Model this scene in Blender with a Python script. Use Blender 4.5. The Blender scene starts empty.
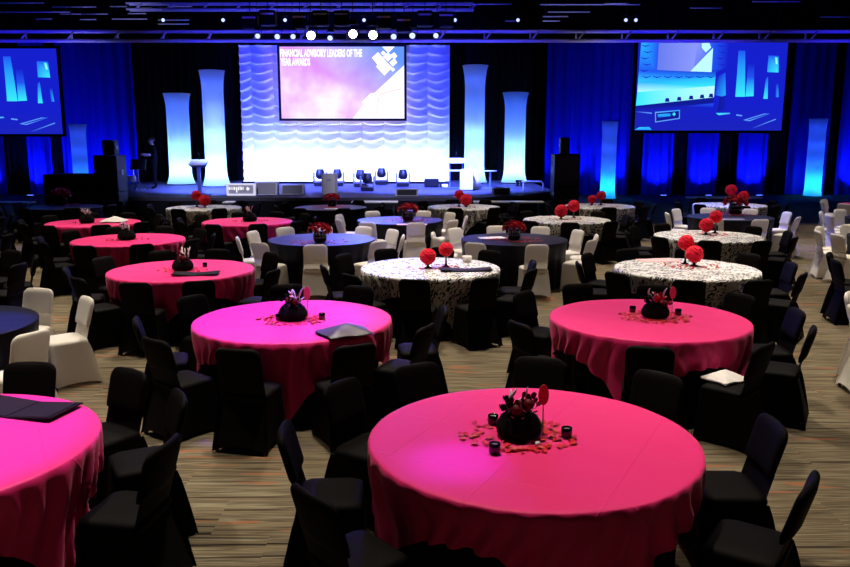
import bpy, bmesh, math, random
from mathutils import Vector, Matrix
random.seed(7)
R = math.radians
PI = math.pi
S = bpy.context.scene
C = S.collection

# ------------------------------------------------------------------ camera
F_PX, PITCH, CAM_H = 786.6, R(10.23), 2.40
cam_d = bpy.data.cameras.new('camera'); cam = bpy.data.objects.new('camera', cam_d); C.objects.link(cam)
cam_d.sensor_width = 36.0; cam_d.lens = F_PX / 850.0 * 36.0; cam_d.clip_end = 200
cam.location = (0, 0, CAM_H); cam.rotation_euler = (PI / 2 - PITCH, 0, 0)
S.camera = cam

def px_plane(u, v, z):
    """pixel -> point on the horizontal plane z"""
    a = (u - 425) / F_PX; b = (283.5 - v) / F_PX
    c, s = math.cos(PITCH), math.sin(PITCH)
    t = (z - CAM_H) / (b * c - s)
    return Vector((a * t, (c + b * s) * t, z))

def px_depth(u, v, y):
    """pixel -> point on the vertical plane at distance y"""
    a = (u - 425) / F_PX; b = (283.5 - v) / F_PX
    c, s = math.cos(PITCH), math.sin(PITCH)
    t = y / (c + b * s)
    return Vector((a * t, y, CAM_H + (b * c - s) * t))

# ------------------------------------------------------------------ world, lights, exposure
W = bpy.data.worlds.new('world'); S.world = W; W.use_nodes = True
W.node_tree.nodes['Background'].inputs[0].default_value = (.25, .22, .55, 1)
W.node_tree.nodes['Background'].inputs[1].default_value = 0.006
S.view_settings.view_transform = 'Standard'; S.view_settings.look = 'None'
S.view_settings.exposure = 0.12; S.view_settings.gamma = 1.0; S.view_settings.use_curve_mapping = False

def spot(name, loc, target, power, col, deg, blend=.6, rad=.12):
    d = bpy.data.lights.new(name, 'SPOT'); d.energy = power; d.color = col
    d.spot_size = R(deg); d.spot_blend = blend; d.shadow_soft_size = rad
    o = bpy.data.objects.new(name, d); C.objects.link(o); o.location = loc
    o.rotation_euler = (Vector(target) - Vector(loc)).to_track_quat('-Z', 'Y').to_euler()
    return o

def area(name, loc, target, power, col, sx, sy):
    d = bpy.data.lights.new(name, 'AREA'); d.energy = power; d.color = col
    d.shape = 'RECTANGLE'; d.size = sx; d.size_y = sy
    o = bpy.data.objects.new(name, d); C.objects.link(o); o.location = loc
    o.rotation_euler = (Vector(target) - Vector(loc)).to_track_quat('-Z', 'Y').to_euler()
    return o

def point(name, loc, power, col, rad=.1):
    d = bpy.data.lights.new(name, 'POINT'); d.energy = power; d.color = col; d.shadow_soft_size = rad
    o = bpy.data.objects.new(name, d); C.objects.link(o); o.location = loc
    return o

CEIL = 8.6
WARM = (1.0, .86, .70)
# house downlights over the tables (their cans are built further down)
HOUSE = []
for yy, xs, pw in ((6.2, (-4.4, -.4, 3.6), 2500), (10.3, (-5.8, -1.9, 2.0, 5.9), 2600), (14.4, (-6.6, -2.4, 1.8, 6.4), 2900),
                   (18.6, (-7.5, -2.6, 2.4, 7.6), 2900), (21.6, (-5.4, .4, 5.2, 10.2), 1700)):
    for xx in xs:
        HOUSE.append((xx, yy, pw * (.72 if xx == 3.6 else 1.42)))
for xx, yy, pw in HOUSE:
    spot('house_downlight_lamp', (xx, yy, CEIL - .35), (xx, yy - 1.9, 0), pw, WARM, 60, .8, .16)
# blue beams thrown into the room from the stage truss
BLUE = (.10, .14, 1.0)
VIOL = (.30, .12, 1.0)
VIO2 = (.20, .03, 1.0)
# unseen coloured ceiling spots, added to tint single tables
CSPOT = [((-1.4, 9.4), (-1.35, 7.2), 6200, VIO2, 14.5, .45), ((-3.0, 6.4), (-2.8, 4.15), 3600, VIO2, 15, .45), ((.3, 6.2), (.16, 3.86), 3600, VIO2, 5.0, 1.0), ((-4.9, 9.2), (-4.12, 6.98), 14000, (.03, .035, 1), 9.0, .6)]
for (ax, ay), (bx_, by_), pw, cl_, dg_, bl_ in CSPOT:
    spot('added_tint_lamp', (ax, ay, CEIL - .4), (bx_, by_, .77), pw, cl_, dg_, bl_, .06)
spot('audience_wash', (-1.0, 24.2, 5.5), (.3, 9.0, .5), 3800, (.16, .10, 1), 56, .8, .1)
spot('truss_beam', (-1.6, 24.2, 5.4), (-1.3, 14.9, .8), 11000, BLUE, 24, .9, .05)
spot('truss_beam', (5.5, 24.2, 5.4), (7.2, 19.0, .4), 3800, BLUE, 40, .9, .05)
spot('truss_beam', (-7.5, 24.2, 5.4), (-8.5, 20.0, .4), 2200, BLUE, 44, .9, .05)
# blue wash on the deck and the swag curtain
spot('deck_wash', (-6.5, 24.4, 5.4), (-6.0, 27.5, .8), 22000, BLUE, 84, .8, .1)
spot('deck_wash', (.5, 24.4, 5.4), (.4, 27.5, .8), 22000, BLUE, 84, .8, .1)
spot('curtain_wash', (-4.8, 25.2, 5.3), (-4.6, 31.7, 4.6), 2400, (.02, .035, 1), 66, .7, .1)
spot('curtain_wash', (-1.6, 25.2, 5.3), (-1.8, 31.7, 4.6), 2400, (.02, .035, 1), 66, .7, .1)
# front-of-house key on the performer and the stage edge
FOH = [(-5.6, 12.0, (-6.3, 25.8, 1.1)), (-.6, 12.0, (-.6, 25.5, 1.0))]
for fx, fy, tg in FOH:
    spot('front_key_lamp', (fx, fy, CEIL - .4), tg, 3400, (.70, .68, 1.0), 25, .7, .1)

# ------------------------------------------------------------------ materials
MATS = {}
def mat(name, col, rough=.6, metal=0.0, spec=.5, sheen=0.0, emit=None, es=1.0, trans=0.0):
    m = bpy.data.materials.new(name); m.use_nodes = True
    p = m.node_tree.nodes['Principled BSDF']
    p.inputs['Base Color'].default_value = (*col, 1); p.inputs['Roughness'].default_value = rough
    p.inputs['Metallic'].default_value = metal; p.inputs['Specular IOR Level'].default_value = spec
    if sheen:
        p.inputs['Sheen Weight'].default_value = sheen
    if emit:
        p.inputs['Emission Color'].default_value = (*emit, 1); p.inputs['Emission Strength'].default_value = es
    if trans:
        nt = m.node_tree; t = nt.nodes.new('ShaderNodeBsdfTranslucent'); t.inputs[0].default_value = (*col, 1)
        mx = nt.nodes.new('ShaderNodeMixShader'); mx.inputs[0].default_value = trans
        nt.links.new(p.outputs[0], mx.inputs[1]); nt.links.new(t.outputs[0], mx.inputs[2])
        nt.links.new(mx.outputs[0], nt.nodes['Material Output'].inputs[0])
    MATS[name] = m
    return m

def bump_noise(m, scale, strength, dist=.01):
    nt = m.node_tree; p = nt.nodes['Principled BSDF']
    tc = nt.nodes.new('ShaderNodeTexCoord'); n = nt.nodes.new('ShaderNodeTexNoise'); n.inputs['Scale'].default_value = scale
    b = nt.nodes.new('ShaderNodeBump'); b.inputs['Strength'].default_value = strength; b.inputs['Distance'].default_value = dist
    nt.links.new(tc.outputs['Object'], n.inputs['Vector']); nt.links.new(n.outputs['Fac'], b.inputs['Height'])
    nt.links.new(b.outputs[0], p.inputs['Normal'])

def emis(name, col, s=1.0):
    m = bpy.data.materials.new(name); m.use_nodes = True; nt = m.node_tree
    nt.nodes.remove(nt.nodes['Principled BSDF'])
    e = nt.nodes.new('ShaderNodeEmission'); e.inputs[0].default_value = (*col, 1); e.inputs[1].default_value = s
    nt.links.new(e.outputs[0], nt.nodes['Material Output'].inputs[0])
    MATS[name] = m
    return m

M = MATS
mat('pink_satin', (.84, .013, .185), .56, 0, .28, .12)
mat('red_satin', (.70, .006, .04), .46, 0, .32, .1)
bump_noise(mat('black_satin', (.0035, .003, .007), .5, 0, .14), 5, .12, .02)
bump_noise(mat('black_underlay', (.004, .004, .005), .8, 0, .15), 9, .1, .01)
mat('black_spandex', (.0034, .0026, .0026), .7, 0, .08, 0, None, 1, .08)
mat('white_spandex', (.90, .87, .80), .6, 0, .3, .1, None, 1, .24)
mat('foot_rubber', (.01, .01, .01), .6)
mat('table_board', (.20, .13, .08), .5)
mat('dark_steel', (.05, .05, .055), .4, .9)
mat('chrome', (.75, .75, .8), .15, 1)
mat('silver_pipe', (.55, .56, .62), .5, .15, .3)
mat('black_paint', (.003, .003, .004), .6, 0, .15)
mat('black_metal', (.008, .008, .010), .4, .1, .3)
mat('deck_black', (.06, .06, .09), .62, 0, .12)
mat('skirt_black', (.008, .008, .012), .8, 0, .2)
mat('drape_black', (.004, .004, .006), .9, 0, .1)
mat('drape_blue_lit', (.016, .022, .58), .85, 0, .1)  # blue of the uplighting put into the fabric colour
mat('wall_black', (.006, .006, .008), .9, 0, .1)
mat('case_grey', (.50, .50, .55), .5)
mat('case_pale', (.80, .80, .78), .5)
mat('yoke_grey', (.16, .16, .18), .5)
mat('sign_frame', (.8, .8, .8), .5, 0, .3, 0, (.80, .78, 1), .55)  # emission added to brighten the white frame
mat('white_paint', (.80, .79, .76), .45)
mat('plastic_white', (.74, .75, .80), .4)
mat('acrylic', (.16, .26, .75), .12, 0, .5, 0, None, 1, .4)
mat('swag_white', (.82, .83, .88), .7, 0, .3)
mat('sleeve', (.70, .74, .82), .8, 0, .05, 0, None, 1, .86)
mat('tuft_black', (.003, .003, .004), .9, 0, .1)
mat('petal_red', (.62, .004, .012), .5, 0, .4)
mat('rose_red', (.48, .004, .018), .6, 0, .3)
mat('rose_dark', (.16, .006, .02), .6, 0, .3)
mat('pompom_red', (.72, .003, .030), .8, 0, .15, .1)
mat('feather_white', (.72, .66, .70), .7)
mat('paddle_red', (.62, .035, .03), .5)
mat('paddle_pink', (.70, .10, .20), .5)
mat('votive_black', (.004, .004, .008), .12, 0, .8)
mat('wax', (.16, .14, .14), .3)
mat('paper_white', (.82, .80, .78), .7)
mat('paper_pink', (.86, .50, .52), .7)
mat('napkin_dark', (.05, .035, .075), .45, 0, .6)
mat('folder_dark', (.008, .005, .005), .6, 0, .1)
mat('page_dark', (.016, .011, .010), .65, 0, .1)
mat('glass_clear', (.75, .75, .8), .08, 0, .9)
mat('skin', (.72, .52, .42), .55)
mat('cloth_black', (.002, .002, .002), .9, 0, .1)
mat('hair_dark', (.03, .02, .015), .6)
emis('lens_dim', (.30, .38, 1), 1.6)
emis('lens_mid', (.48, .56, 1), 1.5)
emis('lens_bright', (.92, .96, 1), 18)
emis('added_strip_glow', (.8, .88, 1), 5)  # glow of the light strip added below the curtain
emis('lens_blue', (.08, .15, 1), 5)
emis('house_glow', (1, .88, .72), 6)

def creases(m):
    nt = m.node_tree; N = nt.nodes; L = nt.links
    tc = N.new('ShaderNodeTexCoord'); br = N.new('ShaderNodeTexBrick'); br.offset = 0.0
    br.inputs['Scale'].default_value = 1; br.inputs['Brick Width'].default_value = .58; br.inputs['Row Height'].default_value = .58
    br.inputs['Mortar Size'].default_value = .008; br.inputs['Mortar Smooth'].default_value = 1.0
    n = N.new('ShaderNodeTexNoise'); n.inputs['Scale'].default_value = 4; L.new(tc.outputs['UV'], n.inputs['Vector'])
    ad = N.new('ShaderNodeMath'); ad.operation = 'MULTIPLY_ADD'; ad.inputs[1].default_value = 1.5
    L.new(tc.outputs['UV'], br.inputs['Vector']); L.new(n.outputs['Fac'], ad.inputs[0]); L.new(br.outputs['Fac'], ad.inputs[2])
    b = N.new('ShaderNodeBump'); b.inputs['Strength'].default_value = .22; b.inputs['Distance'].default_value = .012
    L.new(ad.outputs[0], b.inputs['Height']); L.new(b.outputs[0], N['Principled BSDF'].inputs['Normal'])
creases(M['pink_satin']); creases(M['red_satin'])

def damask():
    m = mat('damask', (.8, .8, .78), .5, 0, .45, .15); nt = m.node_tree; N = nt.nodes; L = nt.links
    p = N['Principled BSDF']
    tc = N.new('ShaderNodeTexCoord'); mp = N.new('ShaderNodeMapping'); mp.inputs['Scale'].default_value = (1, 1, 1)
    L.new(tc.outputs['UV'], mp.inputs[0])
    n1 = N.new('ShaderNodeTexNoise'); n1.inputs['Scale'].default_value = 8.5; n1.inputs['Detail'].default_value = 2; n1.inputs['Distortion'].default_value = 2.2
    L.new(mp.outputs[0], n1.inputs['Vector'])
    v = N.new('ShaderNodeTexVoronoi'); v.inputs['Scale'].default_value = 13; v.feature = 'SMOOTH_F1'
    mixv = N.new('ShaderNodeMixRGB'); mixv.inputs[0].default_value = .18
    L.new(mp.outputs[0], mixv.inputs[1]); L.new(n1.outputs['Color'], mixv.inputs[2]); L.new(mixv.outputs[0], v.inputs['Vector'])
    w = N.new('ShaderNodeTexWave'); w.wave_type = 'RINGS'; w.inputs['Scale'].default_value = 5.5; w.inputs['Distortion'].default_value = 9; w.inputs['Detail'].default_value = 1.5
    w.inputs['Detail Scale'].default_value = 2.5
    L.new(mp.outputs[0], w.inputs['Vector'])
    mul = N.new('ShaderNodeMath'); mul.operation = 'MULTIPLY'; L.new(w.outputs['Fac'], mul.inputs[0]); L.new(n1.outputs['Fac'], mul.inputs[1])
    add = N.new('ShaderNodeMath'); add.operation = 'ADD'; L.new(mul.outputs[0], add.inputs[0]); L.new(v.outputs['Distance'], add.inputs[1])
    r = N.new('ShaderNodeValToRGB'); r.color_ramp.elements[0].position = .52; r.color_ramp.elements[0].color = (.012, .012, .014, 1)
    r.color_ramp.elements[1].position = .60; r.color_ramp.elements[1].color = (.84, .83, .80, 1)
    L.new(add.outputs[0], r.inputs[0]); L.new(r.outputs[0], p.inputs['Base Color'])
damask()

def carpet():
    m = mat('carpet', (.3, .24, .16), .95, 0, .1); nt = m.node_tree; N = nt.nodes; L = nt.links; p = N['Principled BSDF']
    tc = N.new('ShaderNodeTexCoord'); sep = N.new('ShaderNodeSeparateXYZ'); L.new(tc.outputs['Object'], sep.inputs[0])
    def mth(op, a, b=None):
        k = N.new('ShaderNodeMath'); k.operation = op
        for i, q in enumerate((a, b)):
            if q is None: continue
            if isinstance(q, (int, float)): k.inputs[i].default_value = q
            else: L.new(q, k.inputs[i])
        return k.outputs[0]
    def comb(x, y):
        k = N.new('ShaderNodeCombineXYZ'); L.new(x, k.inputs[0]); L.new(y, k.inputs[1]); return k.outputs[0]
    # carpet tiles: each one shifts the stripe sequence a little
    row = mth('FLOOR', mth('DIVIDE', sep.outputs[1], .5))
    colx = mth('FLOOR', mth('DIVIDE', mth('ADD', sep.outputs[0], mth('MULTIPLY', row, .37)), 1.0))
    wn = N.new('ShaderNodeTexWhiteNoise'); wn.noise_dimensions = '2D'; L.new(comb(colx, row), wn.inputs['Vector'])
    shift = mth('MULTIPLY', wn.outputs['Value'], .35)
    def stripes(sx, sy, det, off):
        n = N.new('ShaderNodeTexNoise'); n.inputs['Scale'].default_value = 1; n.inputs['Detail'].default_value = det; n.inputs['Roughness'].default_value = .6
        L.new(comb(mth('ADD', mth('MULTIPLY', sep.outputs[0], sx), off), mth('MULTIPLY', mth('ADD', sep.outputs[1], shift), sy)), n.inputs['Vector'])
        return n.outputs['Fac']
    a = stripes(.35, 17, 2, 0); b = stripes(1.1, 34, 2, 40)
    r = N.new('ShaderNodeValToRGB'); cr = r.color_ramp
    for pos, c in ((.30, (0.0228, 0.0182, 0.0137)), (.40, (0.1102, 0.0851, 0.0517)), (.48, (0.1976, 0.1634, 0.1026)), (.55, (0.0646, 0.0502, 0.0319)), (.63, (0.2508, 0.2204, 0.1444)), (.72, (0.0456, 0.0365, 0.0258))):
        if pos == .30: e = cr.elements[0]; e.position = pos
        elif pos == .72: e = cr.elements[-1]; e.position = pos
        else: e = cr.elements.new(pos)
        e.color = (*c, 1)
    mx = mth('ADD', mth('MULTIPLY', a, .62), mth('MULTIPLY', b, .38))
    L.new(mth('ADD', mth('MULTIPLY', mth('SUBTRACT', mx, .5), 1.5), .5), r.inputs[0])
    # terracotta dashes
    d = stripes(1.3, 13, 0, 90)
    rd = N.new('ShaderNodeValToRGB'); rd.color_ramp.elements[0].position = .70; rd.color_ramp.elements[1].position = .73
    L.new(d, rd.inputs[0])
    mo = N.new('ShaderNodeMixRGB'); L.new(rd.outputs[0], mo.inputs[0]); L.new(r.outputs[0], mo.inputs[1]); mo.inputs[2].default_value = (0.2584, 0.114, 0.0608, 1.0)
    L.new(mo.outputs[0], p.inputs['Base Color'])
    f = N.new('ShaderNodeTexNoise'); f.inputs['Scale'].default_value = 140; L.new(tc.outputs['Object'], f.inputs['Vector'])
    bp = N.new('ShaderNodeBump'); bp.inputs['Strength'].default_value = .4; bp.inputs['Distance'].default_value = .006
    L.new(f.outputs['Fac'], bp.inputs['Height']); L.new(bp.outputs[0], p.inputs['Normal'])
carpet()

def screen_art():
    m = bpy.data.materials.new('screen_art'); m.use_nodes = True; nt = m.node_tree; N = nt.nodes; L = nt.links
    N.remove(N['Principled BSDF'])
    tc = N.new('ShaderNodeTexCoord'); sep = N.new('ShaderNodeSeparateXYZ'); L.new(tc.outputs['Object'], sep.inputs[0])
    n = N.new('ShaderNodeTexNoise'); n.inputs['Scale'].default_value = .55; n.inputs['Detail'].default_value = 3; L.new(tc.outputs['Object'], n.inputs['Vector'])
    r = N.new('ShaderNodeValToRGB'); r.color_ramp.elements[0].position = .36; r.color_ramp.elements[0].color = (.74, .30, .98, 1)
    r.color_ramp.elements[1].position = .66; r.color_ramp.elements[1].color = (1, .90, 1, 1)
    e = r.color_ramp.elements.new(.5); e.color = (.86, .52, .98, 1)
    L.new(n.outputs['Fac'], r.inputs[0])
    # blue sky corner of the slide
    a = N.new('ShaderNodeMath'); a.operation = 'MULTIPLY_ADD'; a.inputs[1].default_value = .28; L.new(sep.outputs[0], a.inputs[0])
    b = N.new('ShaderNodeMath'); b.operation = 'MULTIPLY'; b.inputs[1].default_value = .34; L.new(sep.outputs[2], b.inputs[0]); L.new(b.outputs[0], a.inputs[2])
    c = N.new('ShaderNodeMath'); c.operation = 'ADD'; c.use_clamp = True; c.inputs[1].default_value = .10; L.new(a.outputs[0], c.inputs[0])
    mx = N.new('ShaderNodeMixRGB'); mx.inputs[2].default_value = (.13, .30, .93, 1); L.new(c.outputs[0], mx.inputs[0]); L.new(r.outputs[0], mx.inputs[1])
    em = N.new('ShaderNodeEmission'); L.new(mx.outputs[0], em.inputs[0]); em.inputs[1].default_value = 1.0
    L.new(em.outputs[0], N['Material Output'].inputs[0]); M['screen_art'] = m
screen_art()

# ------------------------------------------------------------------ mesh helpers
class MB:
    def __init__(s): s.v = []; s.f = []
    def add(s, vs, fs):
        b = len(s.v); s.v += [tuple(p) for p in vs]; s.f += [tuple(i + b for i in f) for f in fs]; return s
    def box(s, x0, x1, y0, y1, z0, z1, ch=0.0):
        if ch <= 0:
            vs = [(x, y, z) for z in (z0, z1) for y in (y0, y1) for x in (x0, x1)]
            return s.add(vs, [(0, 2, 3, 1), (4, 5, 7, 6), (0, 1, 5, 4), (2, 6, 7, 3), (0, 4, 6, 2), (1, 3, 7, 5)])
        rings = []
        for z, i in ((z0, ch), (z0 + ch, 0), (z1 - ch, 0), (z1, ch)):
            a0, a1, b0, b1 = x0 + i, x1 - i, y0 + i, y1 - i
            rings.append([(a0 + ch, b0, z), (a1 - ch, b0, z), (a1, b0 + ch, z), (a1, b1 - ch, z), (a1 - ch, b1, z), (a0 + ch, b1, z), (a0, b1 - ch, z), (a0, b0 + ch, z)])
        return s.loft(rings, True, True)
    def loft(s, rings, cap0=False, cap1=False, closed=True):
        n = len(rings[0]); vs = [p for r in rings for p in r]; fs = []
        for k in range(len(rings) - 1):
            for i in range(n if closed else n - 1):
                j = (i + 1) % n
                fs.append((k * n + i, k * n + j, (k + 1) * n + j, (k + 1) * n + i))
        if cap0: fs.append(tuple(range(n - 1, -1, -1)))
        if cap1: fs.append(tuple((len(rings) - 1) * n + i for i in range(n)))
        return s.add(vs, fs)
    def lathe(s, prof, seg=20, c=(0, 0), cap=True):
        rings = [[(c[0] + r * math.cos(2 * PI * i / seg), c[1] + r * math.sin(2 * PI * i / seg), z) for i in range(seg)] for r, z in prof]
        return s.loft(rings, cap, cap)
    def tube(s, pts, r, seg=8):
        pts = [Vector(p) for p in pts]; rings = []
        rr = r if isinstance(r, (list, tuple)) else [r] * len(pts)
        for i, p in enumerate(pts):
            t = (pts[min(i + 1, len(pts) - 1)] - pts[max(i - 1, 0)]).normalized()
            up = Vector((0, 0, 1)) if abs(t.z) < .9 else Vector((1, 0, 0))
            a = t.cross(up).normalized(); b = t.cross(a)
            rings.append([p + rr[i] * (math.cos(2 * PI * k / seg) * a + math.sin(2 * PI * k / seg) * b) for k in range(seg)])
        return s.loft(rings, True, True)
    def ball(s, c, r, seg=12, rows=8, sz=1.0, j=0.0, rnd=None):
        vs = []; fs = []
        rnd = rnd or random
        for k in range(rows + 1):
            ph = PI * k / rows
            for i in range(seg):
                q = r * (1 + (rnd.uniform(-j, j) if j and 0 < k < rows else 0))
                vs.append((c[0] + q * math.sin(ph) * math.cos(2 * PI * i / seg), c[1] + q * math.sin(ph) * math.sin(2 * PI * i / seg), c[2] + q * sz * math.cos(ph)))
        for k in range(rows):
            for i in range(seg):
                jx = (i + 1) % seg
                fs.append((k * seg + i, (k + 1) * seg + i, (k + 1) * seg + jx, k * seg + jx))
        return s.add(vs, fs)
    def mesh(s, name, m, smooth=False):
        d = bpy.data.meshes.new(name); d.from_pydata(s.v, [], s.f); d.update()
        bm = bmesh.new(); bm.from_mesh(d); bmesh.ops.remove_doubles(bm, verts=bm.verts, dist=1e-5)
        bmesh.ops.recalc_face_normals(bm, faces=bm.faces); bm.to_mesh(d); bm.free()
        d.materials.append(M[m] if isinstance(m, str) else m)
        if smooth: d.polygons.foreach_set('use_smooth', [True] * len(d.polygons))
        return d
    def obj(s, name, m, parent=None, smooth=False, loc=(0, 0, 0)):
        return link(name, s.mesh(name, m, smooth), parent, loc)

def link(name, data, parent=None, loc=(0, 0, 0), rz=0.0):
    o = bpy.data.objects.new(name, data); C.objects.link(o)
    if parent: o.parent = parent
    o.location = loc; o.rotation_euler = (0, 0, rz)
    return o
def tag(o, label, cat, group=None, kind=None):
    o['label'] = label
    if cat: o['category'] = cat
    if group: o['group'] = group
    if kind: o['kind'] = kind
    return o
def thing(name, label, cat, loc=(0, 0, 0), rz=0.0, group=None):
    return tag(link(name, None, None, loc, rz), label, cat, group)
def struct(o):
    o['kind'] = 'structure'; return o

# ------------------------------------------------------------------ setting
XL, XR, YB, YF = -21.0, 21.0, 37.2, -3.0
struct(MB().box(XL, XR, YF, YB, -.1, 0).obj('floor', 'carpet'))
struct(MB().box(XL, XR, YF, YB, CEIL, CEIL + .1).obj('ceiling', 'wall_black'))
struct(MB().box(XL, XR, YB, YB + .1, 0, CEIL).obj('wall_back', 'wall_black'))
struct(MB().box(XL - .1, XL, YF, YB, 0, CEIL).obj('wall_left', 'wall_black'))
struct(MB().box(XR, XR + .1, YF, YB, 0, CEIL).obj('wall_right', 'wall_black'))
struct(MB().box(XL, XR, YF - .1, YF, 0, CEIL).obj('wall_front', 'wall_black'))

# stage platform
DECK = .80
poly = [(-11.3, 24.6), (-9.2, 23.1), (-7.5, 22.9), (1.6, 22.9), (3.0, 23.9), (4.25, 25.8), (4.25, 33.2), (-11.3, 33.2)]
stage = thing('stage_platform', 'low black stage platform washed in blue light below the swag curtain', 'stage', (0, 0, 0))
n = len(poly)
MB().loft([[(x, y, DECK - .10) for x, y in poly], [(x, y, DECK) for x, y in poly]], True, True).obj('deck', 'deck_black', stage)
MB().loft([[(x * .997 - .01, y + .04, 0.0) for x, y in poly], [(x * .997 - .01, y + .04, DECK - .10) for x, y in poly]], True, True).obj('skirt', 'skirt_black', stage)

# ---- drapes
def drape(name, x0, x1, y, z0, z1, m, label, group, pitch=.28, depth=.10, seed=0):
    rnd = random.Random(seed); n = max(12, int((x1 - x0) / pitch * 8)); top = []; bot = []
    ph = rnd.uniform(0, 6)
    for i in range(n + 1):
        x = x0 + (x1 - x0) * i / n
        w = math.sin(2 * PI * (x - x0) / pitch + ph + .9 * math.sin(x * 1.7 + ph)) * depth * (.75 + .25 * math.sin(x * 2.9))
        top.append((x, y + w * .7, z1)); bot.append((x + .02 * math.sin(x * 9), y + w, z0))
    mid = [((a[0] + b[0]) / 2, (a[1] + b[1]) / 2, (z0 + z1) / 2) for a, b in zip(top, bot)]
    b = MB(); b.loft([bot, mid, top], closed=False)
    o = b.obj(name, m, None, True)
    tag(o, label, 'drape', group)
    return o
drape('black_drape', px_depth(136, 100, 33.6).x, px_depth(243, 100, 33.6).x, 33.6, .03, 6.5, 'drape_black', 'black pleated drape behind the two tall glowing columns by the lectern', None, .34, .09, 1)
drape('black_drape', px_depth(447, 100, 33.6).x, px_depth(532, 100, 33.6).x, 33.6, .03, 6.5, 'drape_black', 'black pleated drape behind the glowing columns beside the white cabinet', None, .34, .09, 2)
drape('black_drape', px_depth(240, 100, 34.2).x, px_depth(450, 100, 34.2).x, 34.2, .03, 6.6, 'drape_black', 'black drape hanging directly behind the swag curtain', None, .34, .09, 3)
BD = 35.9; ZD = px_depth(425, 40, BD).z
drapes_px = [(-22, 3, 1), (3, 27, 0), (27, 50, 1), (50, 62, 0), (62, 137, 1), (527, 545, 0), (545, 630, 1), (630, 643, 0), (643, 674, 1), (674, 688, 0),
             (688, 718, 1), (718, 737, 0), (737, 768, 1), (768, 788, 0), (788, 828, 1), (828, 838, 0), (838, 905, 1)]
blue_names = {(-22, 3): 'narrow blue-lit drape at the edge of the small-column side screen', (27, 50): 'blue-lit drape under the screen near the road cases',
              (62, 137): 'wide blue-lit drape behind the left speaker stack', (545, 630): 'wide blue-lit drape behind the right speaker stack',
              (643, 674): 'blue-lit drape strip under the wide screen, nearest the stage', (688, 718): 'blue-lit drape strip under the middle of the wide screen',
              (737, 768): 'blue-lit drape strip under the wide screen, farthest from the stage', (788, 828): 'blue-lit drape behind the far cyan column',
              (838, 905): 'blue-lit drape beyond the far cyan column'}
black_names = {(3, 27): 'black drape beside the blue strip at the cropped video screen', (50, 62): 'narrow black drape between the road-case strip and the wide blue-lit drape',
               (527, 545): 'narrow black drape at the stage-end edge of the wide blue-lit drape', (630, 643): 'black drape between the slim column drape and the screen strips',
               (674, 688): 'black drape between the first two blue strips under the wide screen', (718, 737): 'black drape between the last two blue strips under the wide screen',
               (768, 788): 'black drape behind the outer edge of the wide screen', (828, 838): 'narrow black drape just past the far cyan column'}
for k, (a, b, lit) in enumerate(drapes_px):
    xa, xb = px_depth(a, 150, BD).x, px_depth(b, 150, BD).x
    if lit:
        drape('blue_lit_drape', xa, xb, BD, .03, ZD, 'drape_blue_lit', blue_names[(a, b)], None, .46, .17, k)
        for q in range(max(1, int((xb - xa) / 1.6 + .5))):
            cx = xa + (xb - xa) * (q + .5) / max(1, int((xb - xa) / 1.6 + .5))
            spot('drape_uplight', (cx, BD - 1.0, .14), (cx, BD + .5, 2.3), 420, (.04, .07, 1), 78, .9, .06)
            u = thing('floor_uplight', 'small black floor uplight aimed at a blue-lit drape', 'stage light', (cx, BD - 1.08, 0), 0, 'floor uplights along the blue-lit drapes')
            MB().box(-.14, .14, -.10, .06, 0, .07, .012).obj('housing', 'black_paint', u)
            MB().box(-.12, .12, -.07, .05, .07, .075).obj('lens', 'lens_blue', u)
    else:
        drape('black_drape', xa, xb, BD + .2, .03, ZD, 'drape_black', black_names.get((a, b), 'black drape'), None, .30, .08, k)

# ---- Austrian swag curtain: ten gathered columns
YC = 31.8
cx0, cx1 = px_depth(242, 110, YC).x, px_depth(449.5, 110, YC).x
zt, zb = px_depth(345, 45.5, YC).z, DECK + .02
curt = thing('swag_curtain', 'white Austrian swag curtain glowing behind the moving-head lights', 'curtain', ((cx0 + cx1) / 2, YC, zb))
NCOL = 9.5
cw = (cx1 - cx0) / NCOL
def swag_mesh(w, frac0, frac1, name):
    b = MB(); nu, nv = 14, 260; Ht = zt - zb; rows = []
    for j in range(nv + 1):
        zz = Ht * j / nv; row = []
        for i in range(nu + 1):
            u = frac0 + (frac1 - frac0) * i / nu
            sag = 4 * u * (1 - u)
            # gathers grow denser towards the seams and the hem
            ph = (zz + .13 * sag + .02 * math.sin(3.1 * zz)) / .33 + .12 * math.sin(zz * 2.3 + 4 * (u - .5))
            fr = ph - math.floor(ph)
            puff = min(1, fr / .16) * (1 - fr) ** 1.25 * 1.15
            d = .03 + .06 * sag + .13 * puff * (.45 + .55 * sag) + .006 * math.sin(23 * zz + 5 * u)
            row.append(((u - frac0) * w, -d, zz))
        rows.append(row)
    b.loft(rows, closed=False)
    return b.mesh(name, 'swag_white', True)
full = swag_mesh(cw, 0, 1, 'swag_panel'); half = swag_mesh(cw, .5, 1, 'swag_panel')
link('swag_panel', half, curt, (cx0 - (cx0 + cx1) / 2, 0, 0))
for k in range(9):
    link('swag_panel', full, curt, (cx0 + cw * (k + .5) - (cx0 + cx1) / 2, 0, 0))
# light strip added on the deck to light the curtain evenly from below
bat = thing('added_curtain_strip', 'long low light strip added along the foot of the swag curtain', 'stage light', ((cx0 + cx1) / 2, 30.75, DECK))
hw = (cx1 - cx0) / 2 - .15
MB().box(-hw, hw, -.08, .08, 0, .09, .01).obj('housing', 'black_paint', bat)
MB().box(-hw + .03, hw - .03, -.04, .06, .09, .095).obj('lens', 'added_strip_glow', bat)
area('added_strip_lamp', ((cx0 + cx1) / 2, 30.78, DECK + .12), ((cx0 + cx1) / 2, 31.75, DECK + 1.0), 190, (.72, .80, 1), 2 * hw, .12)

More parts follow.
